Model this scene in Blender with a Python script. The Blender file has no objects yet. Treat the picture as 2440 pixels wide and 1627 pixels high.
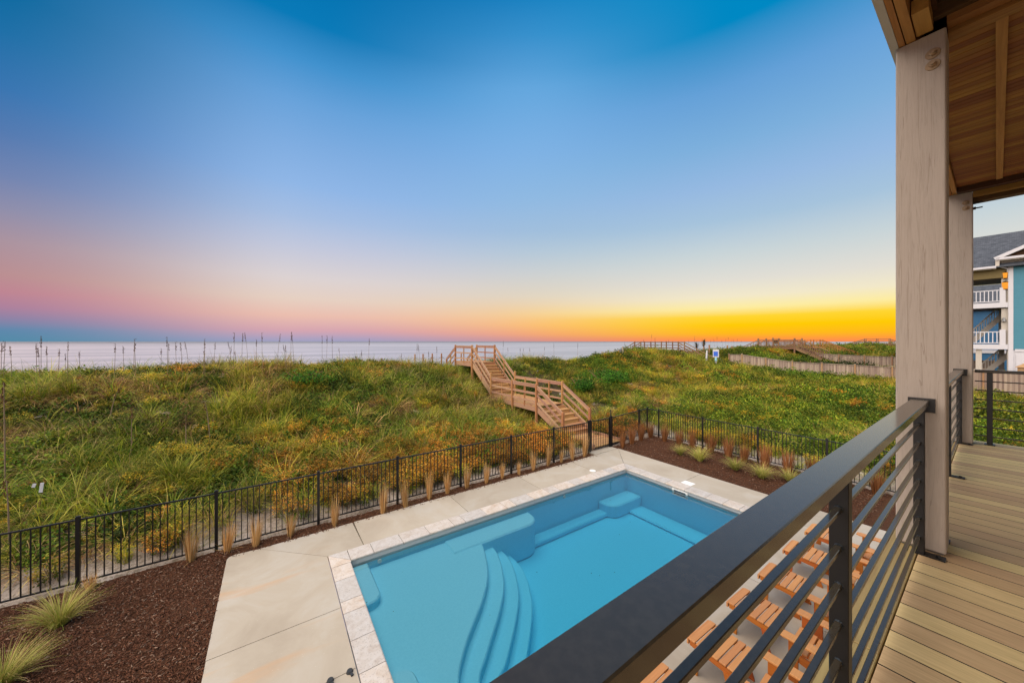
import bpy, math, random
import numpy as np
from mathutils import Vector, Matrix
rnd = random.Random(7)
rs = np.random.RandomState(11)
R = math.radians
sc = bpy.context.scene
COL = sc.collection

# ------------------------------------------------------------------ camera
EYE = 4.4
YAW = 34.75
cd = bpy.data.cameras.new('camera'); cam = bpy.data.objects.new('camera', cd); COL.objects.link(cam)
cd.sensor_width = 36.0; cd.lens = 12.157; cd.clip_start = .03; cd.clip_end = 60000
cam.location = (0, 0, EYE); cam.rotation_euler = (R(90), R(.0), R(-YAW))
sc.camera = cam

# ------------------------------------------------------------------ sky, dusk fill lamp, exposure
SUN_AZ = YAW + 95            # degrees from +Y towards +X
w = bpy.data.worlds.new('World'); sc.world = w; w.use_nodes = True
nt = w.node_tree; nt.nodes.clear()
def lin(c):
    c = c / 255.
    return c / 12.92 if c <= .04045 else ((c + .055) / 1.055) ** 2.4
def rgb(*c): return (lin(c[0]), lin(c[1]), lin(c[2]), 1)
N = nt.nodes.new; L = nt.links.new
def wmath(op, a, b=None):
    n = N('ShaderNodeMath'); n.operation = op
    for i, v in enumerate((a, b)):
        if v is None: continue
        if isinstance(v, (int, float)): n.inputs[i].default_value = v
        else: L(v, n.inputs[i])
    return n.outputs[0]
tc = N('ShaderNodeTexCoord'); nv = N('ShaderNodeVectorMath'); nv.operation = 'NORMALIZE'; L(tc.outputs['Generated'], nv.inputs[0])
sx = N('ShaderNodeSeparateXYZ'); L(nv.outputs[0], sx.inputs[0])
elev = wmath('DIVIDE', wmath('ARCSINE', sx.outputs[2]), R(50))
hl = wmath('SQRT', wmath('MAXIMUM', wmath('SUBTRACT', 1.0, wmath('MULTIPLY', sx.outputs[2], sx.outputs[2])), 1e-6))
dotp = wmath('DIVIDE', wmath('ADD', wmath('MULTIPLY', sx.outputs[0], math.sin(R(SUN_AZ))), wmath('MULTIPLY', sx.outputs[1], math.cos(R(SUN_AZ)))), hl)
dist = wmath('DIVIDE', wmath('ARCCOSINE', wmath('MINIMUM', wmath('MAXIMUM', dotp, -1.0), 1.0)), R(1))
ramps = [
 [(0,(82,138,166)),(1.1,(92,136,172)),(2.1,(138,130,166)),(3.2,(172,128,156)),(4.6,(190,132,146)),(6.2,(186,142,145)),(9.3,(170,146,158)),(12.2,(142,141,170)),(15.2,(112,131,176)),(18.9,(82,121,176)),(22.5,(54,116,176)),(26.8,(26,110,166)),(30,(0,104,158)),(45,(0,94,150))],
 [(0,(160,160,192)),(.5,(176,162,190)),(1.6,(214,166,176)),(3.6,(235,190,175)),(6,(230,208,194)),(8.9,(220,210,210)),(13.1,(195,200,220)),(17.2,(166,190,226)),(21.2,(144,182,230)),(26.1,(126,172,224)),(30.6,(104,162,218)),(34.8,(66,146,206)),(38.5,(10,122,184)),(46,(0,108,170))],
 [(0,(208,148,142)),(.5,(224,152,134)),(1.2,(244,166,120)),(2.7,(252,190,120)),(4.5,(246,206,146)),(7.4,(225,212,190)),(10.9,(205,208,208)),(14.4,(181,200,216)),(17.7,(160,190,220)),(22.5,(144,186,226)),(28.4,(130,180,230)),(36.2,(108,172,226)),(41.5,(62,148,208)),(46,(0,124,190))],
 [(0,(255,140,80)),(.5,(255,158,60)),(1.1,(255,184,28)),(2.3,(255,203,4)),(3.5,(255,214,50)),(4.7,(253,236,160)),(6.3,(242,232,202)),(8.5,(226,222,212)),(12.4,(200,212,216)),(16.7,(166,195,220)),(20.9,(150,185,225)),(26.1,(125,175,220)),(32,(100,160,215)),(38,(0,136,195))],
]
def ramp(stops):
    n = N('ShaderNodeValToRGB'); cr = n.color_ramp
    while len(cr.elements) > 1: cr.elements.remove(cr.elements[-1])
    for i, (e, c) in enumerate(stops):
        el = cr.elements[0] if i == 0 else cr.elements.new(min(e / 50., 1))
        el.position = min(e / 50., 1); el.color = rgb(*c)
    L(elev, n.inputs[0]); return n.outputs[0]
cols = [ramp(s) for s in ramps]
ds = [(153, 127), (124, 84), (100, 62)]
cur = cols[0]
for i in range(3):
    mr = N('ShaderNodeMapRange'); mr.interpolation_type = 'SMOOTHSTEP'
    L(dist, mr.inputs[0]); mr.inputs[1].default_value = ds[i][0]; mr.inputs[2].default_value = ds[i][1]
    mx = N('ShaderNodeMix'); mx.data_type = 'RGBA'; L(mr.outputs[0], mx.inputs[0]); L(cur, mx.inputs[6]); L(cols[i + 1], mx.inputs[7]); cur = mx.outputs[2]
bg = N('ShaderNodeBackground'); bg.inputs[1].default_value = .575; L(cur, bg.inputs[0])
wo = N('ShaderNodeOutputWorld'); L(bg.outputs[0], wo.inputs[0])

fill_lamp = bpy.data.lights.new('sun', 'SUN'); sun = bpy.data.objects.new('sun', fill_lamp); COL.objects.link(sun)  # added broad fill standing in for soft dusk light, opposite the sky's glow
fill_lamp.energy = 3.7; fill_lamp.angle = R(100); fill_lamp.color = (1, .84, .68)
FILL_EL = 54; FILL_AZ = -95
dv = Vector((math.sin(R(FILL_AZ)) * math.cos(R(FILL_EL)), math.cos(R(FILL_AZ)) * math.cos(R(FILL_EL)), math.sin(R(FILL_EL))))
sun.rotation_euler = (dv).to_track_quat('Z', 'Y').to_euler()
sc.view_settings.view_transform = 'Standard'; sc.view_settings.look = 'None'
sc.view_settings.exposure = .8; sc.view_settings.gamma = 1; sc.view_settings.use_curve_mapping = False
sc.render.engine = 'CYCLES'
cy = sc.cycles
cy.max_bounces = 8; cy.transparent_max_bounces = 12; cy.diffuse_bounces = 3; cy.glossy_bounces = 3; cy.transmission_bounces = 4
cy.caustics_reflective = False; cy.caustics_refractive = False
try:
    cy.use_denoising = True; cy.denoiser = 'OPENIMAGEDENOISE'; cy.denoising_prefilter = 'NONE'
except Exception: pass

# ------------------------------------------------------------------ helpers
class NT:
    def __init__(s, name):
        s.m = bpy.data.materials.new(name); s.m.use_nodes = True; s.t = s.m.node_tree; s.t.nodes.clear()
        s.out = s.n('ShaderNodeOutputMaterial'); s.p = s.n('ShaderNodeBsdfPrincipled'); s.l(s.p.outputs[0], s.out.inputs[0])
        s.tc = s.n('ShaderNodeTexCoord')
    def n(s, t): return s.t.nodes.new(t)
    def l(s, a, b): s.t.links.new(a, b)
    def mapping(s, scale=(1, 1, 1), src='Object', rot=(0, 0, 0), loc=(0, 0, 0)):
        m = s.n('ShaderNodeMapping'); m.inputs['Scale'].default_value = scale; m.inputs['Rotation'].default_value = rot; m.inputs['Location'].default_value = loc
        s.l(s.tc.outputs[src], m.inputs[0]); return m.outputs[0]
    def noise(s, vec, scale, detail=4, rough=.6, dist=0):
        n = s.n('ShaderNodeTexNoise'); n.inputs['Scale'].default_value = scale; n.inputs['Detail'].default_value = detail
        n.inputs['Roughness'].default_value = rough; n.inputs['Distortion'].default_value = dist
        s.l(vec, n.inputs['Vector']); return n.outputs['Fac']
    def ramp(s, fac, stops):
        n = s.n('ShaderNodeValToRGB'); cr = n.color_ramp
        for i, (p, c) in enumerate(stops):
            el = cr.elements[i] if i < 2 else cr.elements.new(p)
            el.position = p; el.color = (*c, 1) if len(c) == 3 else c
        s.l(fac, n.inputs[0]); return n.outputs[0]
    def mix(s, fac, a, b, mode='MIX'):
        n = s.n('ShaderNodeMix'); n.data_type = 'RGBA'; n.blend_type = mode
        for i, v in ((0, fac), (6, a), (7, b)):
            if hasattr(v, 'links') or hasattr(v, 'is_linked'): s.l(v, n.inputs[i])
            elif isinstance(v, (int, float)): n.inputs[i].default_value = v
            else: n.inputs[i].default_value = (*v[:3], 1)
        return n.outputs[2]
    def math(s, op, a, b=0.0, c=None):
        n = s.n('ShaderNodeMath'); n.operation = op
        for i, v in enumerate((a, b, c)):
            if v is None: continue
            if isinstance(v, (int, float)): n.inputs[i].default_value = v
            else: s.l(v, n.inputs[i])
        return n.outputs[0]
    def bump(s, h, strength=.3, dist=.01):
        b = s.n('ShaderNodeBump'); b.inputs['Strength'].default_value = strength; b.inputs['Distance'].default_value = dist
        s.l(h, b.inputs['Height']); s.l(b.outputs[0], s.p.inputs['Normal']); return b
    def rand(s):
        n = s.n('ShaderNodeObjectInfo'); return n.outputs['Random']
    def col(s, v):
        if hasattr(v, 'is_linked'): s.l(v, s.p.inputs['Base Color'])
        else: s.p.inputs['Base Color'].default_value = (*v, 1)
    def rough(s, v): s.p.inputs['Roughness'].default_value = v
    def spec(s, v): s.p.inputs['Specular IOR Level'].default_value = v

def wood(name, c1, c2, axis=0, var=.35, rough=.75, ring=30, bump=.25, hv=.03):
    m = NT(name)
    sc_ = [ring, ring, ring]; sc_[axis] = ring * .045
    oi = m.n('ShaderNodeObjectInfo')
    off = m.n('ShaderNodeVectorMath'); off.operation = 'SCALE'; m.l(oi.outputs['Location'], off.inputs[0]); off.inputs['Scale'].default_value = 3.7
    cmb = m.n('ShaderNodeCombineXYZ')
    for i in range(3): m.l(m.math('MULTIPLY', oi.outputs['Random'], 37.0 + i * 11), cmb.inputs[i])
    add = m.n('ShaderNodeVectorMath'); add.operation = 'ADD'; m.l(m.tc.outputs['Object'], add.inputs[0]); m.l(cmb.outputs[0], add.inputs[1])
    mp = m.n('ShaderNodeMapping'); mp.inputs['Scale'].default_value = sc_; m.l(add.outputs[0], mp.inputs[0])
    f1 = m.noise(mp.outputs[0], 1, 5, .65, .6)
    mp2 = m.n('ShaderNodeMapping'); s2 = [3.0] * 3; s2[axis] = .8; mp2.inputs['Scale'].default_value = s2; m.l(add.outputs[0], mp2.inputs[0])
    f2 = m.noise(mp2.outputs[0], 1.5, 3, .6)
    c = m.ramp(f1, [(.3, c2), (.68, c1)])
    c = m.mix(m.math('MULTIPLY', f2, .5), c, tuple(x * .72 for x in c2))
    br = m.math('ADD', m.math('MULTIPLY', oi.outputs['Random'], var), 1 - var * .5)
    hs = m.n('ShaderNodeHueSaturation'); m.l(c, hs.inputs['Color']); m.l(br, hs.inputs['Value'])
    m.l(m.math('ADD', m.math('MULTIPLY', oi.outputs['Random'], hv), .5 - hv/2), hs.inputs['Hue'])
    m.col(hs.outputs[0]); m.rough(rough); m.spec(.25); m.bump(f1, bump, .004); return m.m
def plain(name, c, rough=.6, metallic=0, spec=.5, noise=.12, nscale=8, bump=.0):
    m = NT(name); f = m.noise(m.mapping(), nscale, 4)
    m.col(m.mix(f, tuple(x * (1 - noise) for x in c), tuple(min(x * (1 + noise), 1) for x in c)))
    m.rough(rough); m.spec(spec); m.p.inputs['Metallic'].default_value = metallic
    if bump: m.bump(f, bump, .004)
    return m.m

class MB:
    def __init__(s): s.v = []; s.f = []
    def add(s, vs, fs):
        o = len(s.v); s.v += [tuple(v) for v in vs]; s.f += [tuple(i + o for i in f) for f in fs]; return s
    def box(s, x0, x1, y0, y1, z0, z1):
        return s.add([(x0,y0,z0),(x1,y0,z0),(x1,y1,z0),(x0,y1,z0),(x0,y0,z1),(x1,y0,z1),(x1,y1,z1),(x0,y1,z1)],
                     [(3,2,1,0),(4,5,6,7),(0,1,5,4),(1,2,6,5),(2,3,7,6),(3,0,4,7)])
    def cbox(s, c, d): return s.box(c[0]-d[0]/2, c[0]+d[0]/2, c[1]-d[1]/2, c[1]+d[1]/2, c[2]-d[2]/2, c[2]+d[2]/2)
    def beam(s, p, q, wd, ht, up=(0, 0, 1)):
        p, q = Vector(p), Vector(q); d = (q - p).normalized(); u = Vector(up)
        side = d.cross(u).normalized(); u2 = side.cross(d).normalized()
        vs = []
        for e in (p, q):
            for a, b in ((-1, -1), (1, -1), (1, 1), (-1, 1)): vs.append(e + side * (a * wd / 2) + u2 * (b * ht / 2))
        return s.add(vs, [(0,1,2,3),(7,6,5,4),(0,4,5,1),(1,5,6,2),(2,6,7,3),(3,7,4,0)])
    def cyl(s, p, q, r0, r1=None, n=10, cap=True):
        r1 = r0 if r1 is None else r1
        p, q = Vector(p), Vector(q); d = (q - p).normalized(); a = d.orthogonal().normalized(); b = d.cross(a)
        vs = [e + (a * math.cos(2*math.pi*i/n) + b * math.sin(2*math.pi*i/n)) * r for e, r in ((p, r0), (q, r1)) for i in range(n)]
        fs = [(i, (i+1) % n, n + (i+1) % n, n + i) for i in range(n)]
        if cap: fs += [tuple(range(n))[::-1], tuple(range(n, 2*n))]
        return s.add(vs, fs)
    def tube(s, pts, r, n=5):
        pts = [Vector(p) for p in pts]; vs = []
        for i, p in enumerate(pts):
            d = (pts[min(i+1, len(pts)-1)] - pts[max(i-1, 0)]).normalized(); a = d.cross(Vector((.31, .2, .93))).normalized(); b = d.cross(a)
            rr = r[i] if isinstance(r, (list, tuple)) else r
            vs += [p + (a * math.cos(2*math.pi*k/n) + b * math.sin(2*math.pi*k/n)) * rr for k in range(n)]
        fs = [(i*n+k, i*n+(k+1) % n, (i+1)*n+(k+1) % n, (i+1)*n+k) for i in range(len(pts)-1) for k in range(n)]
        fs += [tuple(range(n))[::-1], tuple(range((len(pts)-1)*n, len(pts)*n))]
        return s.add(vs, fs)
    def prism(s, poly, z0, z1):
        n = len(poly)
        a = sum(poly[i][0]*poly[(i+1) % n][1] - poly[(i+1) % n][0]*poly[i][1] for i in range(n))
        if a < 0: poly = poly[::-1]
        vs = [(x, y, z0) for x, y in poly] + [(x, y, z1) for x, y in poly]
        return s.add(vs, [tuple(range(n))[::-1], tuple(range(n, 2*n))] + [(i, (i+1) % n, n+(i+1) % n, n+i) for i in range(n)])
    def profile(s, poly, axis, a0, a1):
        # poly in the two other axes (axis 0: (y,z); axis 1: (x,z)), extruded along axis
        n = len(poly)
        f = (lambda a, u, v: (a, u, v)) if axis == 0 else (lambda a, u, v: (u, a, v))
        vs = [f(a0, *p) for p in poly] + [f(a1, *p) for p in poly]
        return s.add(vs, [tuple(range(n)), tuple(range(n, 2*n))[::-1]] + [(i, n+i, n+(i+1) % n, (i+1) % n) for i in range(n)])
    def mesh(s, name, org=(0, 0, 0), bevel=0, smooth=False):
        me = bpy.data.meshes.new(name)
        me.from_pydata([(v[0]-org[0], v[1]-org[1], v[2]-org[2]) for v in s.v], [], s.f); me.update()
        if bevel:
            import bmesh
            bm = bmesh.new(); bm.from_mesh(me); bmesh.ops.recalc_face_normals(bm, faces=bm.faces)
            bmesh.ops.bevel(bm, geom=bm.edges[:], offset=bevel, segments=1, affect='EDGES', clamp_overlap=True)
            bm.to_mesh(me); bm.free()
        if smooth:
            for p in me.polygons: p.use_smooth = True
        return me
    def build(s, name, mat, parent=None, bevel=0, smooth=False, org=None):
        """world (or frame) coordinates in; a child is stored relative to its parent"""
        po = Vector((0, 0, 0))
        q = parent
        while q is not None: po += Vector(q.get('_o', (0, 0, 0))) ; q = q.parent
        o_ = Vector(org) if org is not None else po
        me = s.mesh(name, o_, bevel, smooth); me.materials.append(mat)
        o = bpy.data.objects.new(name, me); COL.objects.link(o); o.parent = parent; o.location = o_ - po
        o['_o'] = tuple(o_ - po)
        return o
HROT = Matrix.Rotation(R(.75), 4, 'Z')
def tag(o, label, cat, group=None):
    o['label'] = label; o['category'] = cat
    if group: o['group'] = group
    return o
def thing(name, label, cat, loc=(0, 0, 0), group=None, house=False, kind=None):
    o = bpy.data.objects.new(name, None); COL.objects.link(o); o.empty_display_size = .1
    o['_o'] = tuple(loc)
    if house: o.location = HROT @ Vector(loc); o.rotation_euler = (0, 0, R(.75))
    else: o.location = loc
    if kind: o['kind'] = kind
    else: tag(o, label, cat, group)
    return o
def inst(me, name, parent, loc, rot=(0, 0, 0), scale=(1, 1, 1)):
    """shared mesh part; loc in world/frame coordinates"""
    po = Vector((0, 0, 0)); q = parent
    while q is not None: po += Vector(q.get('_o', (0, 0, 0))); q = q.parent
    o = bpy.data.objects.new(name, me); COL.objects.link(o); o.parent = parent
    o.location = Vector(loc) - po; o.rotation_euler = rot; o.scale = scale; o['_o'] = tuple(Vector(loc) - po); return o
def copy_tree(o, parent=None):
    c = o.copy(); COL.objects.link(c); c.parent = parent
    for ch in o.children: copy_tree(ch, c)
    return c
def ordinal(i): return ['first','second','third','fourth','fifth','sixth','seventh','eighth','ninth','tenth','eleventh','twelfth','thirteenth','fourteenth','fifteenth','sixteenth','seventeenth','eighteenth','nineteenth','twentieth'][i]

# ------------------------------------------------------------------ materials
M = {}
M['cedar'] = wood('new_pine', (.46,.28,.185), (.32,.175,.11), 1, .3)
M['cedar_z'] = wood('new_pine_upright', (.46,.23,.10), (.33,.15,.06), 2, .25)
M['cedar_x'] = wood('new_pine_cross', (.52,.29,.13), (.37,.19,.08), 0, .3)
M['deckboard'] = wood('deck_boards', (.80,.59,.30), (.56,.39,.185), 1, .35, .7, 110)
M['edge'] = plain('board_edge_shade', (.035,.025,.013), .9)  # shade of the deck gaps, put into the colour of the board sides
M['deckedge'] = wood('deck_border', (.46,.34,.15), (.3,.2,.09), 0, .3, .7, 34)
M['ceiling'] = wood('ceiling_boards', (.37,.15,.03), (.21,.08,.017), 1, .5, .6, 30)
M['beam'] = wood('beam_wood', (.56,.29,.08), (.36,.17,.045), 0, .3, .65, 40)
M['beam_y'] = wood('header_wood', (.40,.2,.055), (.24,.11,.03), 1, .4, .65, 40)
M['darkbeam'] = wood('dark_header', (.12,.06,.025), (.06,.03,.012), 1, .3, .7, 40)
M['teak'] = wood('orange_slats', (.62,.29,.11), (.52,.23,.08), 0, .16, .5, 60, .1, .008)
M['teak_side'] = wood('orange_frame', (.48,.15,.028), (.40,.115,.02), 1, .12, .5, 40, .1)
M['greyfence'] = wood('weathered_boards', (.44,.35,.285), (.27,.20,.155), 2, .55, .85, 22)
M['brownfence'] = wood('fence_posts', (.42,.25,.14), (.30,.165,.085), 2, .3, .85, 22)
M['oldwood'] = wood('weathered_walkover', (.26,.15,.09), (.17,.095,.055), 1, .4, .85, 22)
M['newwalk'] = wood('golden_walkover', (.42,.2,.06), (.3,.13,.035), 1, .3, .85, 22)
M['graywood'] = wood('grey_walkover', (.4,.34,.26), (.28,.23,.17), 1, .4, .85, 22)
m = NT('black_powdercoat'); m.col((.006,.006,.007)); m.rough(.42); M['black'] = m.m
m = NT('rail_powdercoat'); f = m.noise(m.mapping(), 60, 3); m.col(m.ramp(f, [(.4,(.042,.033,.021)),(.7,(.052,.042,.028))])); m.rough(.17); m.spec(.6)
m.bump(f, .03, .002); M['rail'] = m.m
m = NT('painted_column'); f = m.noise(m.mapping((60, 60, 3)), 1, 6, .72, 1.5); f2 = m.noise(m.mapping((3, 3, 1)), 1.3, 3)
c = m.ramp(f, [(.32,(.38,.325,.275)),(.5,(.46,.395,.34)),(.75,(.50,.435,.38))]); ck = m.noise(m.mapping((17, 17, .55)), 1, 3, .55, .9)
crack = m.math('MULTIPLY', m.math('LESS_THAN', m.math('ABSOLUTE', m.math('SUBTRACT', ck, .56)), .005), .4)
vk = m.n('ShaderNodeTexVoronoi'); vk.inputs['Scale'].default_value = 4.2; m.l(m.mapping((1, 1, .6)), vk.inputs['Vector'])
knot = m.math('MULTIPLY', m.math('LESS_THAN', vk.outputs['Distance'], .08), .22)
c = m.mix(m.math('MULTIPLY', f2, .3), c, (.36,.30,.245)); c = m.mix(m.math('MAXIMUM', crack, knot), c, (.2,.15,.11)); m.col(c); m.rough(.7); m.spec(.3); m.bump(f, .3, .005); M['column'] = m.m
M['white'] = plain('white_trim', (.56,.56,.60), .55, noise=.05)
M['offwhite'] = plain('grey_white_trim', (.48,.44,.38), .6, noise=.06)
M['plastic'] = plain('white_plastic', (.78,.77,.74), .4, noise=.03)
M['rustbolt'] = plain('painted_bolt', (.36,.25,.15), .6, noise=.3, nscale=60)
M['steel'] = plain('steel', (.2,.2,.2), .4, .8)
m = NT('weld'); f = m.noise(m.mapping(), 120, 3); m.col((.03,.04,.05)); m.rough(.3); m.p.inputs['Metallic'].default_value = .5; m.bump(f, .8, .01); M['weld'] = m.m
M['rope'] = plain('rope', (.36,.3,.26), .9, noise=.3, nscale=30)

m = NT('concrete'); v = m.mapping(); f = m.noise(v, .9, 5, .62, .8); f2 = m.noise(v, 42, 3, .7)
c = m.ramp(f, [(.3,(.34,.29,.225)),(.5,(.385,.335,.265)),(.72,(.42,.385,.33))])
st = m.noise(m.mapping((.3, 1.5, 1), rot=(0, 0, R(12))), 1.0, 5, .6, .8)
bnd = m.noise(m.mapping((.35, .9, 1)), .8, 2)
stain = m.math('MULTIPLY', m.math('SMOOTH_MIN', m.math('MAXIMUM', m.math('MULTIPLY', m.math('SUBTRACT', st, .53), 5.0), 0.0), 1.0, .1), .6)
sp = m.n('ShaderNodeSeparateXYZ'); m.l(m.tc.outputs['Object'], sp.inputs[0])
leftm = m.n('ShaderNodeMapRange'); m.l(sp.outputs[0], leftm.inputs[0]); leftm.inputs[1].default_value = 1.2; leftm.inputs[2].default_value = .2
c = m.mix(m.math('MULTIPLY', stain, leftm.outputs[0]), c, (.47,.27,.13))
vo = m.n('ShaderNodeTexVoronoi'); vo.inputs['Scale'].default_value = 13; m.l(v, vo.inputs['Vector'])
speck = m.math('LESS_THAN', vo.outputs['Distance'], .06)
c = m.mix(m.math('MULTIPLY', speck, .35), c, (.62,.58,.52))
oi = m.n('ShaderNodeObjectInfo'); br = m.math('ADD', m.math('MULTIPLY', oi.outputs['Random'], .1), .95)
hs = m.n('ShaderNodeHueSaturation'); m.l(c, hs.inputs['Color']); m.l(br, hs.inputs['Value']); c = hs.outputs[0]
m.col(c); m.rough(.78); m.spec(.3); m.bump(f2, .12, .003); M['concrete'] = m.m
m = NT('travertine'); v = m.mapping((1, 1, 1)); oi = m.n('ShaderNodeObjectInfo')
cm = m.n('ShaderNodeCombineXYZ')
for i in range(2): m.l(m.math('MULTIPLY', oi.outputs['Random'], 23.0 + 9*i), cm.inputs[i])
ad = m.n('ShaderNodeVectorMath'); m.l(v, ad.inputs[0]); m.l(cm.outputs[0], ad.inputs[1])
f = m.noise(ad.outputs[0], 5, 6, .68, 1.2); f2 = m.noise(ad.outputs[0], 38, 3, .7)
c = m.ramp(f, [(.3,(.42,.33,.26)),(.48,(.51,.45,.39)),(.7,(.56,.52,.49))])
pit = m.math('LESS_THAN', f2, .40)
c = m.mix(m.math('MULTIPLY', pit, .6), c, (.3,.26,.23))
hs = m.n('ShaderNodeHueSaturation'); m.l(c, hs.inputs['Color']); m.l(m.math('ADD', m.math('MULTIPLY', oi.outputs['Random'], .22), .86), hs.inputs['Value'])
m.l(m.math('ADD', m.math('MULTIPLY', oi.outputs['Random'], .7), .6), hs.inputs['Saturation'])
m.col(hs.outputs[0]); m.rough(.6); m.bump(f2, .25, .004); M['travertine'] = m.m
m = NT('mulch'); v = m.mapping(); f = m.noise(v, 26, 5, .75, 1.5); f2 = m.noise(m.mapping((1, 3.2, 1), rot=(0, 0, .5)), 22, 4, .7)
c = m.ramp(m.math('MULTIPLY', m.math('ADD', f, f2), .5), [(.36,(.02,.009,.005)),(.5,(.082,.033,.014)),(.68,(.16,.072,.034))])
m.col(c); m.rough(.9); m.spec(.2); m.bump(f, 1.0, .04); M['mulch'] = m.m
M['chip'] = wood('mulch_chip', (.12,.05,.028), (.06,.024,.013), 0, .6, .9)
m = NT('dune_sand'); v = m.mapping(); f = m.noise(v, 1.4, 6, .65, .4); f2 = m.noise(v, 14, 5, .7)
c = m.ramp(f, [(.35,(.24,.19,.15)),(.55,(.36,.3,.25)),(.7,(.46,.40,.35))])
c = m.mix(m.math('MULTIPLY', m.math('GREATER_THAN', f2, .53), .55), c, (.12,.09,.05))
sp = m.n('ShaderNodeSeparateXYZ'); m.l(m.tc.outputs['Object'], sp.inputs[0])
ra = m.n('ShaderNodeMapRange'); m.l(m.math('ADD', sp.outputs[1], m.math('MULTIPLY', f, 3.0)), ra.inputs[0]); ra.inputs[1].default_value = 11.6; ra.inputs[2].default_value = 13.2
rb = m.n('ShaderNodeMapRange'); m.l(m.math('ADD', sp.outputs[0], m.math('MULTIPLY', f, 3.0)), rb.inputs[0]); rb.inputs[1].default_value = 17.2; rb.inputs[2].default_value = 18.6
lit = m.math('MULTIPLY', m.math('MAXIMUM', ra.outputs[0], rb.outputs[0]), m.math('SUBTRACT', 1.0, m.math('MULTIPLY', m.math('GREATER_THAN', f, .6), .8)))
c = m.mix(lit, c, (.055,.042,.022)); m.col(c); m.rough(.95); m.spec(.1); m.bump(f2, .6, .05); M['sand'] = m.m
m = NT('pool_shell'); f = m.noise(m.mapping(), 26, 3, .7); vo = m.n('ShaderNodeTexVoronoi'); vo.inputs['Scale'].default_value = 3.6; m.l(m.mapping(), vo.inputs['Vector'])
pz = m.noise(m.mapping(), .8, 3)
dirt = m.math('MULTIPLY', m.math('LESS_THAN', vo.outputs['Distance'], .05), m.math('GREATER_THAN', pz, .5))
c = m.mix(m.math('MULTIPLY', dirt, .8), m.ramp(f, [(.3,(.25,.73,.91)),(.7,(.29,.78,.95))]), (.05,.08,.1)); m.col(c); m.rough(.5); M['shell'] = m.m
m = NT('pool_wall'); m.col((.44,.45,.45)); m.rough(.4); M['poolwall'] = m.m
# pool water: Fresnel mix of clear and mirror on top, an absorbing volume below
m = NT('pool_water'); m.t.nodes.remove(m.p)
tr = m.n('ShaderNodeBsdfTransparent'); tr.inputs[0].default_value = (.93,.98,1,1); gl = m.n('ShaderNodeBsdfGlossy'); gl.inputs['Roughness'].default_value = .0
fr = m.n('ShaderNodeFresnel'); fr.inputs[0].default_value = 1.85; mx = m.n('ShaderNodeMixShader')
f = m.noise(m.mapping((1, 1, 1)), 1.7, 2, .5); b = m.n('ShaderNodeBump'); b.inputs['Strength'].default_value = .025; b.inputs['Distance'].default_value = .03; m.l(f, b.inputs['Height'])
m.l(b.outputs[0], gl.inputs['Normal']); m.l(fr.outputs[0], mx.inputs[0]); m.l(tr.outputs[0], mx.inputs[1]); m.l(gl.outputs[0], mx.inputs[2]); m.l(mx.outputs[0], m.out.inputs[0])
va = m.n('ShaderNodeVolumeAbsorption'); va.inputs['Color'].default_value = (.0,.84,.97,1); va.inputs['Density'].default_value = .44; m.l(va.outputs[0], m.out.inputs['Volume']); M['water'] = m.m
m = NT('sea_water'); m.t.nodes.remove(m.p)
f = m.noise(m.mapping((.03, .22, 1), rot=(0, 0, R(-4))), 1, 5, .62); f2 = m.noise(m.mapping((.004, .05, 1), rot=(0, 0, R(-3))), 1, 4, .62)
sp = m.n('ShaderNodeSeparateXYZ'); m.l(m.tc.outputs['Object'], sp.inputs[0]); mr = m.n('ShaderNodeMapRange'); m.l(sp.outputs[1], mr.inputs[0]); mr.inputs[1].default_value = 600; mr.inputs[2].default_value = 2600; mr.inputs[3].default_value = 1.0; mr.inputs[4].default_value = .45
df = m.n('ShaderNodeBsdfDiffuse'); df.inputs[0].default_value = (.06,.08,.10,1); gl = m.n('ShaderNodeBsdfGlossy'); gl.inputs['Roughness'].default_value = .34; gl.inputs[0].default_value = (.90,.81,.78,1)
b = m.n('ShaderNodeBump'); b.inputs['Strength'].default_value = .5; b.inputs['Distance'].default_value = .9; m.l(f, b.inputs['Height']); m.l(b.outputs[0], gl.inputs['Normal'])
mx = m.n('ShaderNodeMixShader'); m.l(m.math('MULTIPLY', mr.outputs[0], m.math('MINIMUM', m.math('ADD', m.math('MULTIPLY', m.ramp(f2, [(.36,(0,0,0)),(.56,(1,1,1))]), .32), .68), 1.0)), mx.inputs[0]); m.l(df.outputs[0], mx.inputs[1]); m.l(gl.outputs[0], mx.inputs[2]); m.l(mx.outputs[0], m.out.inputs[0]); M['sea'] = m.m

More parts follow.
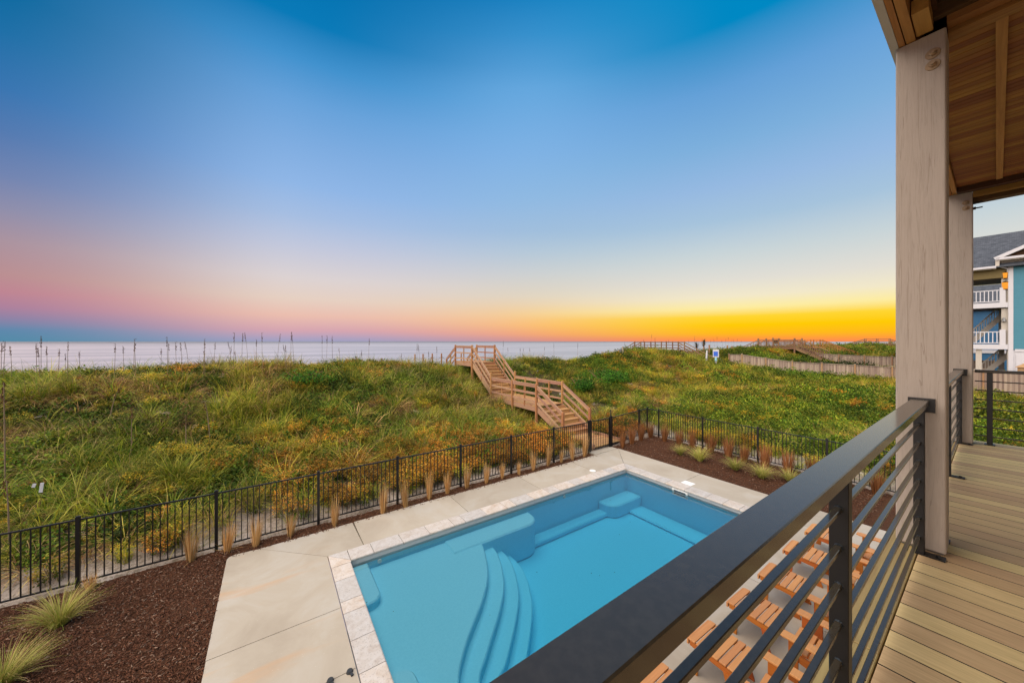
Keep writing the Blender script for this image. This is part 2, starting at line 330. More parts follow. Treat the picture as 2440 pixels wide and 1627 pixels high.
def leafmat(name, transl=.3, rough=.65, sat=1.0):
    m = NT(name)
    a = m.n('ShaderNodeAttribute'); a.attribute_name = 'Col'
    t = m.n('ShaderNodeAttribute'); t.attribute_type = 'INSTANCER'; t.attribute_name = 'tint'
    c = m.mix(1.0, a.outputs['Color'], t.outputs['Color'], 'MULTIPLY')
    m.col(c); m.rough(rough); m.spec(.2)
    tl = m.n('ShaderNodeBsdfTranslucent'); m.l(c, tl.inputs[0]); mx = m.n('ShaderNodeMixShader'); mx.inputs[0].default_value = transl
    m.l(m.p.outputs[0], mx.inputs[1]); m.l(tl.outputs[0], mx.inputs[2]); m.l(mx.outputs[0], m.out.inputs[0]); return m.m
def leafmat_plain(name, transl=.25):
    m = NT(name); a = m.n('ShaderNodeAttribute'); a.attribute_name = 'Col'
    hs = m.n('ShaderNodeHueSaturation'); m.l(a.outputs['Color'], hs.inputs['Color']); m.l(m.math('ADD', m.math('MULTIPLY', m.rand(), .4), .8), hs.inputs['Value'])
    c = hs.outputs[0]; m.col(c); m.rough(.75); m.spec(.2)
    tl = m.n('ShaderNodeBsdfTranslucent'); m.l(c, tl.inputs[0]); mx = m.n('ShaderNodeMixShader'); mx.inputs[0].default_value = transl
    m.l(m.p.outputs[0], mx.inputs[1]); m.l(tl.outputs[0], mx.inputs[2]); m.l(mx.outputs[0], m.out.inputs[0]); return m.m
M['leaf'] = leafmat('foliage'); M['blade'] = leafmat_plain('grass_blades')

# ------------------------------------------------------------------ terrain
def vnoise(x, y, s, seed):
    x = np.asarray(x) / s + seed * 17.3; y = np.asarray(y) / s + seed * 9.1
    xi = np.floor(x).astype(np.int64); yi = np.floor(y).astype(np.int64); fx = x - xi; fy = y - yi
    fx = fx*fx*(3-2*fx); fy = fy*fy*(3-2*fy)
    def h(i, j):
        n = (i * 374761393 + j * 668265263 + seed * 1442695) & 0x7fffffff
        n = ((n ^ (n >> 13)) * 1274126177) & 0x7fffffff
        return ((n ^ (n >> 16)) & 0xffff) / 65535.
    return (h(xi, yi)*(1-fx) + h(xi+1, yi)*fx)*(1-fy) + (h(xi, yi+1)*(1-fx) + h(xi+1, yi+1)*fx)*fy
YK = np.array([-60, 0, 5, 9.7, 12, 15, 18, 20.5, 22.5, 25, 28, 34, 46.])
XK = np.array([-60, -3, 3, 8, 11.5, 15, 20, 28, 35, 41, 46, 60, 80, 110, 400.])
ZK = np.array([
 [0,0,0,0,.5,1.2,2.1,2.6,2.5,2.0,1.0,-1.2,-2.8],
 [0,0,0,0,.5,1.3,2.3,2.85,2.75,2.1,1.0,-1.2,-2.8],
 [0,0,0,0,.45,1.2,2.3,3.0,2.9,2.3,1.0,-1.2,-2.8],
 [0,0,0,0,.25,.8,1.75,2.45,2.72,2.2,1.0,-1.2,-2.8],
 [0,0,0,0,.1,.3,1.0,1.9,2.55,2.4,1.4,-1,-2.8],
 [0,0,0,.05,.2,.6,1.4,2.1,2.55,2.4,1.5,-1,-2.8],
 [.1,.1,.2,.25,.4,.8,1.4,2.1,2.55,2.45,1.6,-1,-2.8],
 [.2,.3,.4,.4,.5,.9,1.5,2.2,2.65,2.6,1.8,-1,-2.8],
 [.1,.2,.4,.5,.6,1.0,1.9,2.8,3.2,3.0,2.2,-.5,-2.8],
 [0,0,.55,.75,.8,.95,1.4,1.9,2.4,2.6,2.3,-.5,-2.8],
 [-.2,-.2,.6,.85,.85,.95,1.3,1.5,2.0,2.6,2.3,0,-2.8],
 [0,0,.6,.85,1.0,1.7,2.75,3.15,3.1,2.8,2,0,-2.8],
 [0,.3,1,1.5,2.0,2.5,2.7,2.8,2.8,2.6,1.8,0,-2.8],
 [0,.5,1.3,2.1,2.7,3.0,3.0,3.0,2.8,2.6,2,0,-2.8],
 [0,.5,1.3,2.1,2.7,3.0,3.0,3.0,2.8,2.6,2,0,-2.8]])
def hgt(x, y, detail=True):
    x = np.atleast_1d(np.asarray(x, float)); y = np.atleast_1d(np.asarray(y, float))
    i = np.clip(np.searchsorted(XK, x) - 1, 0, len(XK)-2); j = np.clip(np.searchsorted(YK, y) - 1, 0, len(YK)-2)
    fx = np.clip((x - XK[i]) / (XK[i+1]-XK[i]), 0, 1); fx = fx*fx*(3-2*fx)
    fy = np.clip((y - YK[j]) / (YK[j+1]-YK[j]), 0, 1)
    z = (ZK[i, j]*(1-fx) + ZK[i+1, j]*fx)*(1-fy) + (ZK[i, j+1]*(1-fx) + ZK[i+1, j+1]*fx)*fy
    if detail:
        a = np.clip(np.maximum((y - 9.8) / 3, (x - 15) / 3), 0, 1)
        z = z + a * ((vnoise(x, y, 3.1, 1) - .5) * .42 + (vnoise(x, y, 1.2, 2) - .5) * .18)
    inyard = (x < 14.75) & (y < 9.6)
    return np.where(inyard, -.12, z)
def hz(x, y): return float(hgt(x, y)[0])
gx = np.concatenate([np.arange(-60, -12, 3.), np.arange(-12, 20, .4), np.arange(20, 50, .8), np.arange(50, 120, 2.), np.arange(120, 401, 20.)])
gy = np.concatenate([[9.52, 9.62], np.arange(-60, -6, 6.), np.arange(-6, 26, .4), np.arange(26, 46.1, 1.)])
gy = np.unique(gy); gx = np.unique(np.concatenate([gx, [14.7, 14.8]]))
GX, GY = np.meshgrid(gx, gy, indexing='ij'); GZ = hgt(GX.ravel(), GY.ravel())
nx, ny = GX.shape
vs = np.stack([GX.ravel(), GY.ravel(), GZ], 1)
idx = np.arange(nx*ny).reshape(nx, ny)
q = np.stack([idx[:-1, :-1], idx[1:, :-1], idx[1:, 1:], idx[:-1, 1:]], -1).reshape(-1, 4)
cx_ = (GX[:-1, :-1] + GX[1:, 1:]).ravel() / 2; cy_ = (GY[:-1, :-1] + GY[1:, 1:]).ravel() / 2
q = q[~((cx_ > -.3) & (cx_ < 11.3) & (cy_ > -6) & (cy_ < 8.7))]
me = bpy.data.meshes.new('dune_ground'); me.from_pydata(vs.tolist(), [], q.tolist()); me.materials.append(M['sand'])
for p in me.polygons: p.use_smooth = True
o = bpy.data.objects.new('dune_ground', me); COL.objects.link(o); o['kind'] = 'structure'
b = MB(); b.add([(-40000, 30, -2.3), (40000, 30, -2.3), (40000, 45000, -2.3), (-40000, 45000, -2.3)], [(0, 1, 2, 3)]); o = b.build('sea', M['sea']); o['kind'] = 'structure'

# ------------------------------------------------------------------ pool deck and mulch
pd = thing('pool_deck', '', '', (0, 0, 0), kind='structure')
g = .008
def slab(poly):
    c = Vector((sum(p[0] for p in poly)/len(poly), sum(p[1] for p in poly)/len(poly)))
    pts = []
    for p in poly:
        v = Vector(p) - c; pts.append(tuple(c + v * (1 - g / max(v.length, .1))))
    b = MB().prism(pts, -.12, 0.0); return b.build('concrete_slab', M['concrete'], pd)
XL, XR = -.757, 11.72; CO = (.937, 7.97); CR = (10.445, 7.97)
slab([(XL,6.318),(.937,6.318),CO,(-.226,9.10),(-.62,9.145),(-.72,9.11),(XL,9.03)])
for a, c in ((5.035,6.318),(3.75,5.035),(2.46,3.75)): slab([(XL,a),(.937,a),(.937,c),(XL,c)])
xs = [1.63, 4.165, 6.59, 8.98]
slab([(-.226,9.10),CO,(1.63,7.97),(1.61,9.13)])
for a, c in zip(xs[:-1], xs[1:]): slab([(a,7.97),(c,7.97),(c,9.16+.01),(a,9.13+.01)])
slab([(8.98,7.97),CR,(XR,9.215),(8.98,9.17)])
slab([CR,(10.445,5.868),(XR,5.868),(XR,9.215)])
for a, c in ((3.9,5.868),(2.46,3.9)): slab([(10.445,a),(XR,a),(XR,c),(10.445,c)])
slab([(10.35,9.225),(11.68,9.225),(11.68,9.57),(10.35,9.57)])
for a, c in ((-.757,1.9),(1.9,4.4),(4.4,6.9),(6.9,9.4),(9.4,11.72)):
    for d, e in ((1.1,2.46),(-1.2,1.1),(-3.5,-1.2)): slab([(a,d),(c,d),(c,e),(a,e)])
for a, c in ((.937,4.1),(4.1,7.3),(7.3,10.445)): slab([(a,2.46),(c,2.46),(c,3.2),(a,3.2)])
b = MB(); b.box(-.75,11.7,-3.5,3.2,-.3,-.13); b.build('slab_base', M['concrete'], pd)

def sheet(name, poly_fn, x0, x1, y0, y1, st, z, mat):
    X = np.arange(x0, x1+st*.5, st); Y = np.arange(y0, y1+st*.5, st); A, B = np.meshgrid(X, Y, indexing='ij')
    Z = z + (vnoise(A.ravel(), B.ravel(), .5, 5)-.5)*.05 + (vnoise(A.ravel(), B.ravel(), .09, 6)-.5)*.03
    n1, n2 = A.shape; idx = np.arange(n1*n2).reshape(n1, n2)
    q = np.stack([idx[:-1,:-1], idx[1:,:-1], idx[1:,1:], idx[:-1,1:]], -1).reshape(-1, 4)
    cx = ((A[:-1,:-1]+A[1:,1:])/2).ravel(); cy2 = ((B[:-1,:-1]+B[1:,1:])/2).ravel(); q = q[poly_fn(cx, cy2)]
    me = bpy.data.meshes.new(name); me.from_pydata(np.stack([A.ravel(), B.ravel(), Z], 1).tolist(), [], q.tolist()); me.materials.append(mat)
    o = bpy.data.objects.new(name, me); COL.objects.link(o); o['kind'] = 'structure'; return o
sheet('mulch_bed', lambda x, y: (x < XL-.0) | (y > 9.02), -7, 10.3, 3, 9.55, .05, -.035, M['mulch'])
sheet('mulch_bed', lambda x, y: (x > XR) | (y > 9.2), 11.66, 14.75, -.5, 9.75, .05, -.035, M['mulch'])
# loose chips lying on both beds
def chips(n, reg, name):
    pts = []
    while len(pts) < n:
        x = rnd.uniform(reg[0], reg[1]); y = rnd.uniform(reg[2], reg[3])
        if reg[4](x, y): pts.append((x, y))
    V = []; F = []
    for x, y in pts:
        l = rnd.uniform(.008, .03); wd = rnd.uniform(.003, .007); a = rnd.uniform(0, 6.28); tl = rnd.uniform(-.35, .35); z = -.02 + rnd.uniform(0, .025)
        dx, dy = math.cos(a)*l, math.sin(a)*l; ex, ey = -math.sin(a)*wd, math.cos(a)*wd; k = len(V); dz = tl*l
        V += [(x-dx-ex,y-dy-ey,z-dz),(x+dx-ex,y+dy-ey,z+dz),(x+dx+ex,y+dy+ey,z+dz),(x-dx+ex,y-dy+ey,z-dz),(x,y,z+.012)]
        F += [(k,k+1,k+4),(k+1,k+2,k+4),(k+2,k+3,k+4),(k+3,k,k+4)]
    me = bpy.data.meshes.new(name); me.from_pydata(V, [], F)
    at = me.color_attributes.new('Col', 'FLOAT_COLOR', 'POINT')
    for i in range(len(pts)):
        t = rnd.random(); c = (.13,.052,.027) if t < .7 else ((.17,.085,.05) if t < .93 else (.3,.2,.14)); s = rnd.uniform(.5, 1.2)
        for k in range(5): at.data[i*5+k].color = (c[0]*s, c[1]*s, c[2]*s, 1)
    me.materials.append(M['blade']); o = bpy.data.objects.new(name, me); COL.objects.link(o); o['kind'] = 'stuff'; return o
chips(26000, (-4.2, XL, 5.2, 9.5, lambda x, y: True), 'mulch_chips')
chips(3500, (XL, 10.3, 9.05, 9.5, lambda x, y: True), 'mulch_chips')
chips(12000, (11.72, 14.7, 2, 9.7, lambda x, y: True), 'mulch_chips')

# ------------------------------------------------------------------ pool
pool = thing('swimming_pool', 'blue fibreglass swimming pool with pale travertine coping, curved steps and sun shelf', 'swimming pool', (5.65, 5.6, 0))
X0, X1, Y0, Y1, WZ, FZ = 1.25, 10.08, 3.55, 7.58, -.12, -1.12
b = MB()
b.add([(X0,Y0,FZ),(X1,Y0,FZ),(X1,Y1,FZ),(X0,Y1,FZ),(X0,Y0,-.17),(X1,Y0,-.17),(X1,Y1,-.17),(X0,Y1,-.17)], [(0,1,2,3),(0,4,5,1),(1,5,6,2),(2,6,7,3),(3,7,4,0)])
b.build('shell', M['shell'], pool)
b = MB()
b.add([(X0,Y0,-.17),(X1,Y0,-.17),(X1,Y1,-.17),(X0,Y1,-.17),(X0,Y0,-.03),(X1,Y0,-.03),(X1,Y1,-.03),(X0,Y1,-.03)], [(0,4,5,1),(1,5,6,2),(2,6,7,3),(3,7,4,0)])
b.build('waterline_wall', M['poolwall'], pool)
def smooth_poly(pts, n=8):
    out = []
    for i in range(len(pts)-1):
        p0 = pts[max(i-1,0)]; p1 = pts[i]; p2 = pts[i+1]; p3 = pts[min(i+2,len(pts)-1)]
        for k in range(n):
            t = k/n
            out.append(tuple(.5*((2*p1[a]) + (-p0[a]+p2[a])*t + (2*p0[a]-5*p1[a]+4*p2[a]-p3[a])*t*t + (-p0[a]+3*p1[a]-3*p2[a]+p3[a])*t**3) for a in (0,1)))
    return out + [pts[-1]]
arc = [(4.02,7.56),(4.0,6.95),(3.62,6.08),(3.17,5.5),(2.5,4.85),(2.1,4.3),(1.95,3.57)]
e = .003
def level(name, line, top, dx=0.0):
    P_ = smooth_poly(line); poly = [(X0+e+dx, Y1-e)] + P_ + [(X0+e+dx, Y0+e)]
    bb = MB().prism(poly, FZ+.002, top); return bb.build(name, M['shell'], pool, bevel=.02)
def offs(line, d): return [(p[0]+d*(.85 if i < 5 else 1), p[1]-(d*.5 if 0 < i < 5 else 0)) for i, p in enumerate(line)]
level('sun_shelf', arc, -.30)
for k, (d, t) in enumerate(((.33,-.47),(.63,-.65),(.90,-.84))):
    ln = [(p[0], min(p[1], Y1-e-.004*(k+1))) for p in offs(arc, d)]; ln[-1] = (ln[-1][0], Y0+e+.004*(k+1)); ln[0] = (ln[0][0], Y1-e)
    level('step', ln, t, .004*(k+1))
def rounded(x0, x1, y0, y1, r, corners):
    out = []
    for (cx, cy, a, nm) in ((x1-r,y0+r,-90,'br'),(x1-r,y1-r,0,'tr'),(x0+r,y1-r,90,'tl'),(x0+r,y0+r,180,'bl')):
        if nm in corners: out += [(cx+r*math.cos(R(a+t)), cy+r*math.sin(R(a+t))) for t in range(0, 91, 15)]
        else: out.append({'br':(x1,y0),'tr':(x1,y1),'tl':(x0,y1),'bl':(x0,y0)}[nm])
    return out
def bench(poly, top): MB().prism(poly, FZ+.003, top).build('bench', M['shell'], pool, bevel=.035)
bench(rounded(3.3,5.78,7.0,Y1-.006,.4,('br',)), -.27)
bench(rounded(5.2,8.8,7.22,Y1-.009,.02,()), -.97)
bench(rounded(8.62,X1-.006,6.98,Y1-.012,.35,('bl',)), -.72)
bench(rounded(9.42,X1-.009,3.7,7.3,.02,()), -1.03)
bench(rounded(X0+.006,1.62,6.36,Y1-.015,.2,('br',)), -.15)
bench(rounded(X0+.006,1.62,Y0+.01,4.84,.2,('tr',)), -.15)
# coping stones, each with a rounded nose
def stone(x0, x1, y0, y1, nose):
    z0, z1, r = -.045, .012, .02; gg = .005
    x0 += gg; x1 -= gg; y0 += gg; y1 -= gg
    b = MB()
    if nose in ('S','N'):
        pr = [(y0, z0+r),(y0+r*.3,z0+r*.3),(y0+r,z0),(y1,z0),(y1,z1),(y0+r,z1),(y0+r*.3,z1-r*.3),(y0,z1-r)]
        if nose == 'N': pr = [(y0+y1-p[0], p[1]) for p in pr][::-1]
        b.profile(pr, 0, x0, x1)
    else:
        pr = [(x0, z0+r),(x0+r*.3,z0+r*.3),(x0+r,z0),(x1,z0),(x1,z1),(x0+r,z1),(x0+r*.3,z1-r*.3),(x0,z1-r)]
        if nose == 'E': pr = [(x0+x1-p[0], p[1]) for p in pr][::-1]
        b.profile(pr[::-1], 1, y0, y1)
    return b.build('coping_stone', M['travertine'], pool)
def run(a, c):
    out = [a]
    while out[-1] < c - .75: out.append(out[-1] + rnd.choice((.4, .45, .61, .61, .3)))
    if c - out[-1] > .62: out.append((out[-1]+c)/2)
    out.append(c); return out
CI, CIx = 7.62 - .055, 10.09 - .055      # inner nose lines, overhanging the wall
for a, c in zip(*(lambda r_: (r_[:-1], r_[1:]))(run(1.3, 10.02))): stone(a, c, CI, 7.968, 'S'); 
for a, c in zip(*(lambda r_: (r_[:-1], r_[1:]))(run(3.6, 7.5))): stone(.94, 1.3, a, c, 'E'); stone(CIx, 10.443, a, c, 'W')
for a, c in zip(*(lambda r_: (r_[:-1], r_[1:]))(run(1.3, 10.02))): stone(a, c, 3.2, 3.6, 'N')
for poly in ([(.943,7.965),(1.29,7.965),(1.296,7.57)], [(.943,7.955),(.943,7.506),(1.296,7.506),(1.296,7.562)],
             [(10.44,7.965),(10.03,7.965),(10.04,7.57)], [(10.44,7.955),(10.44,7.506),(10.04,7.506),(10.04,7.562)]):
    MB().prism(poly, -.045, .012).build('coping_stone', M['travertine'], pool)
b = MB(); b.box(X1-.03,X1-.003,5.42,5.48,-.26,-.06).box(X1-.03,X1-.003,5.84,5.9,-.26,-.06).box(X1-.03,X1-.003,5.48,5.84,-.26,-.225).box(X1-.03,X1-.003,5.48,5.84,-.095,-.06)
sk = b.build('skimmer', M['plastic'], pool); MB().box(X1-.012,X1-.004,5.48,5.84,-.225,-.095).build('opening', M['steel'], sk)
for x in (1.86, 7.15): MB().cyl((x,Y1-.002,-.22),(x,Y1-.03,-.22),.045,.04,14).build('return_jet', M['plastic'], pool, smooth=False)
wb = MB(); wb.box(X0-.02, X1+.02, Y0-.02, Y1+.02, FZ-.3, WZ); o = wb.build('pool_water', M['water']); o['kind'] = 'structure'
tag(MB().box(10.48,10.76,5.55,5.87,-.004,.006).build('skimmer_lid', M['plastic'], org=(10.62,5.7,0)), 'square white skimmer lid set in concrete beside the pool', 'skimmer lid')
tag(MB().cyl((8.98,8.12,-.004),(8.98,8.12,.006),.11,.105,24).build('drain_lid', M['plastic'], org=(8.98,8.12,0)), 'round white drain lid set in concrete behind the pool', 'drain lid')
m_drk = plain('dark_rubber', (.02,.022,.025), .6)
for i, (x, y) in enumerate(((.62,5.03),(.85,5.02))):
    b = MB().cyl((x,y,.001),(x,y,.025),.045,.035,12); b.beam((x,y,.012),(x+.02,y-.085,.01),.03,.018)
    tag(b.build('rubber_cap', m_drk, org=(x,y,0)), ['small dark round cap on the slab joint, farther from the coping','small dark round cap on the slab joint, next to the coping'][i], 'cap', 'dark caps on the concrete')

# ------------------------------------------------------------------ pool fence
picket = MB().box(-.008,.008,-.008,.008,.07,1.2).mesh('picket'); picket.materials.append(M['black'])
postm = MB().box(-.027,.027,-.027,.027,-.05,1.245).box(-.031,.031,-.031,.031,1.246,1.262).box(-.018,.018,-.018,.018,1.263,1.275).mesh('post'); postm.materials.append(M['black'])
def fence_run(root, pts, skip_first=False, posts=True, zf=lambda x, y: 0.0, n_gap=.105):
    for i, (x, y) in enumerate(pts):
        if posts and not (i == 0 and skip_first): inst(postm, 'post', root, (x, y, zf(x, y)), (0, 0, math.atan2(pts[min(i+1,len(pts)-1)][1]-pts[max(i-1,0)][1], pts[min(i+1,len(pts)-1)][0]-pts[max(i-1,0)][0])))
    for (x0, y0), (x1, y1) in zip(pts[:-1], pts[1:]):
        l = math.hypot(x1-x0, y1-y0); n = max(2, round(l/n_gap)); dx, dy = (x1-x0)/l, (y1-y0)/l; ang = math.atan2(dy, dx); z0, z1 = zf(x0, y0), zf(x1, y1)
        for h, t in ((1.205, .026), (.085, .024)):
            MB().beam((x0+dx*.028, y0+dy*.028, z0+h), (x1-dx*.028, y1-dy*.028, z1+h), .028, t).build('rail', M['black'], root)
        for k in range(1, n):
            t = k/n; inst(picket, 'picket', root, (x0+(x1-x0)*t, y0+(y1-y0)*t, z0+(z1-z0)*t), (0, 0, ang))
fa = thing('pool_fence', 'long black metal picket fence between the dune and the left and back of the pool', 'fence', (.93, 9.53, 0), 'black fences around the pool')
fence_run(fa, [(-6.65,9.53),(-4.75,9.53),(-2.86,9.53),(-.965,9.53),(.92,9.53),(2.81,9.53),(4.71,9.53),(6.58,9.53),(8.47,9.53),(10.3,9.53)])
gt = thing('pool_gate', 'black metal picket gate with a tall latch post in front of the boardwalk', 'gate', (11.0, 9.55, 0))
for x in (10.42, 11.62): inst(postm, 'post', gt, (x, 9.55, 0))
MB().box(10.5,11.54,9.54,9.566,1.19,1.218).build('rail', M['black'], gt); MB().box(10.5,11.54,9.54,9.566,.05,.078).build('rail', M['black'], gt)
for x in (10.485, 11.555): MB().box(x-.018,x+.018,9.535,9.571,.04,1.225).build('stile', M['black'], gt)
for k in range(1, 10): inst(picket, 'picket', gt, (10.5+1.04*k/10, 9.553, 0))
MB().cyl((11.60,9.50,.95),(11.60,9.50,1.52),.02,.02,10).cyl((11.60,9.50,1.52),(11.60,9.50,1.56),.028,.02,10).build('latch', M['black'], gt)
fb = thing('pool_fence', 'black metal picket fence from the gate round the corner and along the right mulch bed', 'fence', (14.69, 9.8, 0), 'black fences around the pool')
fence_run(fb, [(11.74,9.57),(13.97,9.8),(14.69,9.86),(14.69,9.27),(14.69,7.29),(14.69,5.3),(14.69,3.37),(14.69,1.45),(14.69,-.4)])

# ------------------------------------------------------------------ dune walkover with stairs
wk = thing('dune_stairs', 'new timber staircase with a landing climbing the grassy dune from the pool gate', 'staircase', (11.57, 13.3, 0))
SX0, SX1 = 10.77, 12.38; Z1, Z2 = 1.2, 3.03; YL0, YL1, YU0, YU1 = 13.32, 17.6, 20.0, 22.5; YB = 11.45; ZB = .12
def wpost(x, y, z0, z1, s=.1):
    b = MB(); h = s/2; c = .022
    b.add([(x-h,y-h,z0),(x+h,y-h,z0),(x+h,y+h,z0),(x-h,y+h,z0),(x-h,y-h,z1-.05),(x+h,y-h,z1-.05),(x+h,y+h,z1-.05),(x-h,y+h,z1-.05),(x-h+c,y-h+c,z1),(x+h-c,y-h+c,z1),(x+h-c,y+h-c,z1),(x-h+c,y+h-c,z1)],
          [(3,2,1,0),(0,1,5,4),(1,2,6,5),(2,3,7,6),(3,0,4,7),(4,5,9,8),(5,6,10,9),(6,7,11,10),(7,4,8,11),(8,9,10,11)])
    return b.build('post', M['cedar_z'], wk)
def rails(p, q, h=(.98,.60,.22), wd=.042, ht=(.14,.09,.09)):
    for hh, t in zip(h, ht): MB().beam((p[0],p[1],p[2]+hh), (q[0],q[1],q[2]+hh), wd, t).build('railing', M['cedar'], wk)
    MB().beam((p[0],p[1],p[2]+h[0]+.09), (q[0],q[1],q[2]+h[0]+.09), .06, .036).build('railing', M['cedar'], wk)
def deckrun(y0, y1, z):
    y = y0
    while y < y1 - .05:
        y2 = min(y + .14, y1); MB().box(SX0-.02, SX1+.02, y+.004, y2-.004, z-.038, z).build('deck_board', M['cedar_x'], wk); y = y2
    for x in (SX0, SX1): MB().box(x-.02, x+.02, y0, y1, z-.28, z-.042).build('fascia', M['cedar'], wk)
deckrun(YL0, YL1, Z1); deckrun(YU0, YU1, Z2)
def flight(y0, z0, y1, z1, n):
    # n risers
    rise = (z1-z0)/n; go = (y1-y0)/n
    for k in range(n):
        yk = y0 + go*k; zk = z0 + rise*(k+1)
        MB().box(SX0+.03, SX1-.03, yk, yk+.03, zk-rise, zk-.04).build('riser', M['cedar_x'], wk)
        if k < n-1: MB().box(SX0+.0, SX1-.0, yk-.03, yk+go+.02, zk-.038, zk).build('tread', M['cedar_x'], wk)
    for x in (SX0-.022, SX1+.022): MB().beam((x, y0-.05, z0+.02), (x, y1, z1-.14), .04, .27).build('stringer', M['cedar'], wk)
flight(YB, ZB, YL0, Z1, 6); flight(YL1, Z1, YU0, Z2, 10)
for x, sgn in ((SX0-.06,-1),(SX1+.06,1)):
    wpost(x, YB-.02, -.1, ZB+1.12); wpost(x, YL0, -.1 if sgn<0 else 0, Z1+1.14); wpost(x, 15.4, .1, Z1+1.12); wpost(x, YL1, .3, Z1+1.36)
    wpost(x, YU0, 1.2, Z2+1.14, .115); wpost(x, YU1, 2.0, Z2+1.14)
    xi = x + sgn*.0
    rails((xi, YB, ZB), (xi, YL0-.05, Z1-.06)); rails((xi, YL0+.05, Z1), (xi, 15.35, Z1)); rails((xi, 15.45, Z1), (xi, YL1-.05, Z1))
    rails((xi, YL1+.05, Z1+.06), (xi, YU0-.05, Z2-.02)); rails((xi, YU0+.06, Z2), (xi, YU1-.05, Z2))
    rails((xi, YU1+.05, Z2-.1), (xi, YU1+1.5, Z2-.95))
    wpost(x, YU1+1.5, 1.5, Z2+.1)
    for y in (14.35, 16.5): MB().cbox((x-sgn*.03, y, Z1+.46), (.045,.07,1.12)).build('baluster', M['cedar_z'], wk)
    MB().cbox((x-sgn*.03, 21.25, Z2+.46), (.045,.07,1.12)).build('baluster', M['cedar_z'], wk)
    for (ya, za, yb_, zb) in ((YL1,Z1,YU0,Z2),):
        MB().cbox((x-sgn*.03, (ya+yb_)/2, (za+zb)/2+.45), (.045,.07,1.25)).build('baluster', M['cedar_z'], wk)
bw = thing('boardwalk', 'short timber boardwalk between the pool gate and the foot of the dune stairs', 'boardwalk', (11.5, 10.5, 0))
y = 9.62
while y < YB - .06:
    MB().box(SX0, SX1, y+.004, min(y+.136, YB-.01), ZB-.04, ZB).build('board', M['cedar_x'], bw); y += .14
for x in (SX0-.025, SX1+.025): MB().box(x-.022, x+.022, 9.62, YB-.08, -.05, ZB+.1).build('kerb_board', M['cedar'], bw)

# ------------------------------------------------------------------ porch: deck, columns, railings, roof (house frame, turned .75 deg)
D = EYE - 1.264; XE = 7.40; CT = D + 3.11
dk = thing('porch_deck', '', '', (3.3, -1, D), house=True, kind='structure')
x = -1.6; bi = 0
bmesh_w = .137
dbm = None
while x < XE - .02:
    x1 = min(x + bmesh_w, XE)
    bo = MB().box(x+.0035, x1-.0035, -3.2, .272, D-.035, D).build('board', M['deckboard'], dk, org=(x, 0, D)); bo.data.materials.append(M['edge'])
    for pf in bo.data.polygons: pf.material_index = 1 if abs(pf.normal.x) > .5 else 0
    x = x1
for a, c in ((-1.6, 2.02), (2.026, 5.6), (5.606, XE)): MB().box(a, c, .278, .425, D-.035, D).build('border_board', M['deckedge'], dk, bevel=.003)
MB().box(-1.6, XE-.02, .36, .4, D-.32, D-.037).build('rim_joist', M['deckedge'], dk)
MB().box(XE-.06, XE-.02, -3.2, .358, D-.32, D-.037).build('rim_joist', M['deckedge'], dk)
MB().box(-1.6, XE-.07, -3.2, .357, D-.30, D-.285).build('underside_sheet', M['darkbeam'], dk)  # unseen dark sheet added below the boards to keep light out of the gaps
for x in np.arange(-1.4, 7.3, .45): MB().box(x-.02, x+.02, -3.2, .358, D-.28, D-.037).build('joist', M['deckedge'], dk)

def column(x0, label):
    c = thing('porch_column', label, 'column', (x0+.1, .27, 0), 'porch columns', house=True)
    MB().box(x0, x0+.2, .172, .372, D+.012, CT).build('shaft', M['column'], c, bevel=.006)
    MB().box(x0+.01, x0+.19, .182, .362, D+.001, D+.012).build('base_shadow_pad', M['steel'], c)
    MB().box(x0, x0+.2, .172, .36, -.05, D-.33).build('lower_shaft', M['column'], c)
    for z in (CT-.128, CT-.195):
        for (sg, xx) in ((-1, x0), (1, x0+.2)):
            b = MB().cyl((xx+sg*.001,.222,z),(xx+sg*.006,.222,z),.031,.029,18).cyl((xx+sg*.006,.222,z),(xx+sg*.022,.222,z),.018,.015,6).cyl((xx+sg*.022,.222,z),(xx+sg*(.034 if sg<0 else .07),.222,z),.010,.010,8)
            b.build('bolt', M['rustbolt'], c)
        if x0 > 5: MB().cyl((x0+.1,.171,z),(x0+.1,.10,z),.008,.008,8).cyl((x0+.1,.171,z),(x0+.1,.15,z),.017,.017,6).build('bolt', M['black'], c)
column(3.248, 'nearest square painted porch column beside the foreground railing')
column(7.069, 'farther square painted porch column at the far end of the deck')

RT = D + .914
def railing(label, pts_posts, x0, x1, loc, brackets=True, y=.27):
    t = thing('porch_railing', label, 'railing', loc, 'black porch railings', house=True)
    MB().box(x0, x1, y-.037, y+.035, RT-.036, RT).build('handrail', M['rail'], t, bevel=.0025)
    for k in range(7):
        z = RT - .142 - .112*k
        xs = [x0] + [p for p in pts_posts] + [x1]
        for a, c in zip(xs[:-1], xs[1:]):
            if c - a > .15: MB().box(a+.02, c-.02, y-.008, y+.008, z-.007, z+.007).build('bar', M['rail'], t, bevel=.0015)
        for p in pts_posts:
            for sg in (-1, 1): MB().cyl((p+sg*.019,y,z),(p+sg*.025,y,z),.013,.009,8).build('weld', M['weld'], t)
    for p in pts_posts:
        MB().box(p-.021, p+.021, y-.022, y+.022, D+.004, RT-.037).build('post', M['black'], t, bevel=.002)
        b = MB().box(p-.03, p+.03, y-.10, y+.03, D+.001, D+.009); b.cyl((p,y-.075,D+.009),(p,y-.075,D+.02),.012,.01,6); b.build('base_plate', M['black'], t)
    if brackets:
        for xx, s in brackets:
            b = MB().box(min(xx,xx+s*.012), max(xx,xx+s*.012), y-.058, y+.05, RT-.075, RT+.008); b.cyl((xx+s*.012,y-.045,RT-.062),(xx+s*.018,y-.045,RT-.062),.009,.009,8); b.build('bracket', M['black'], t)
    return t
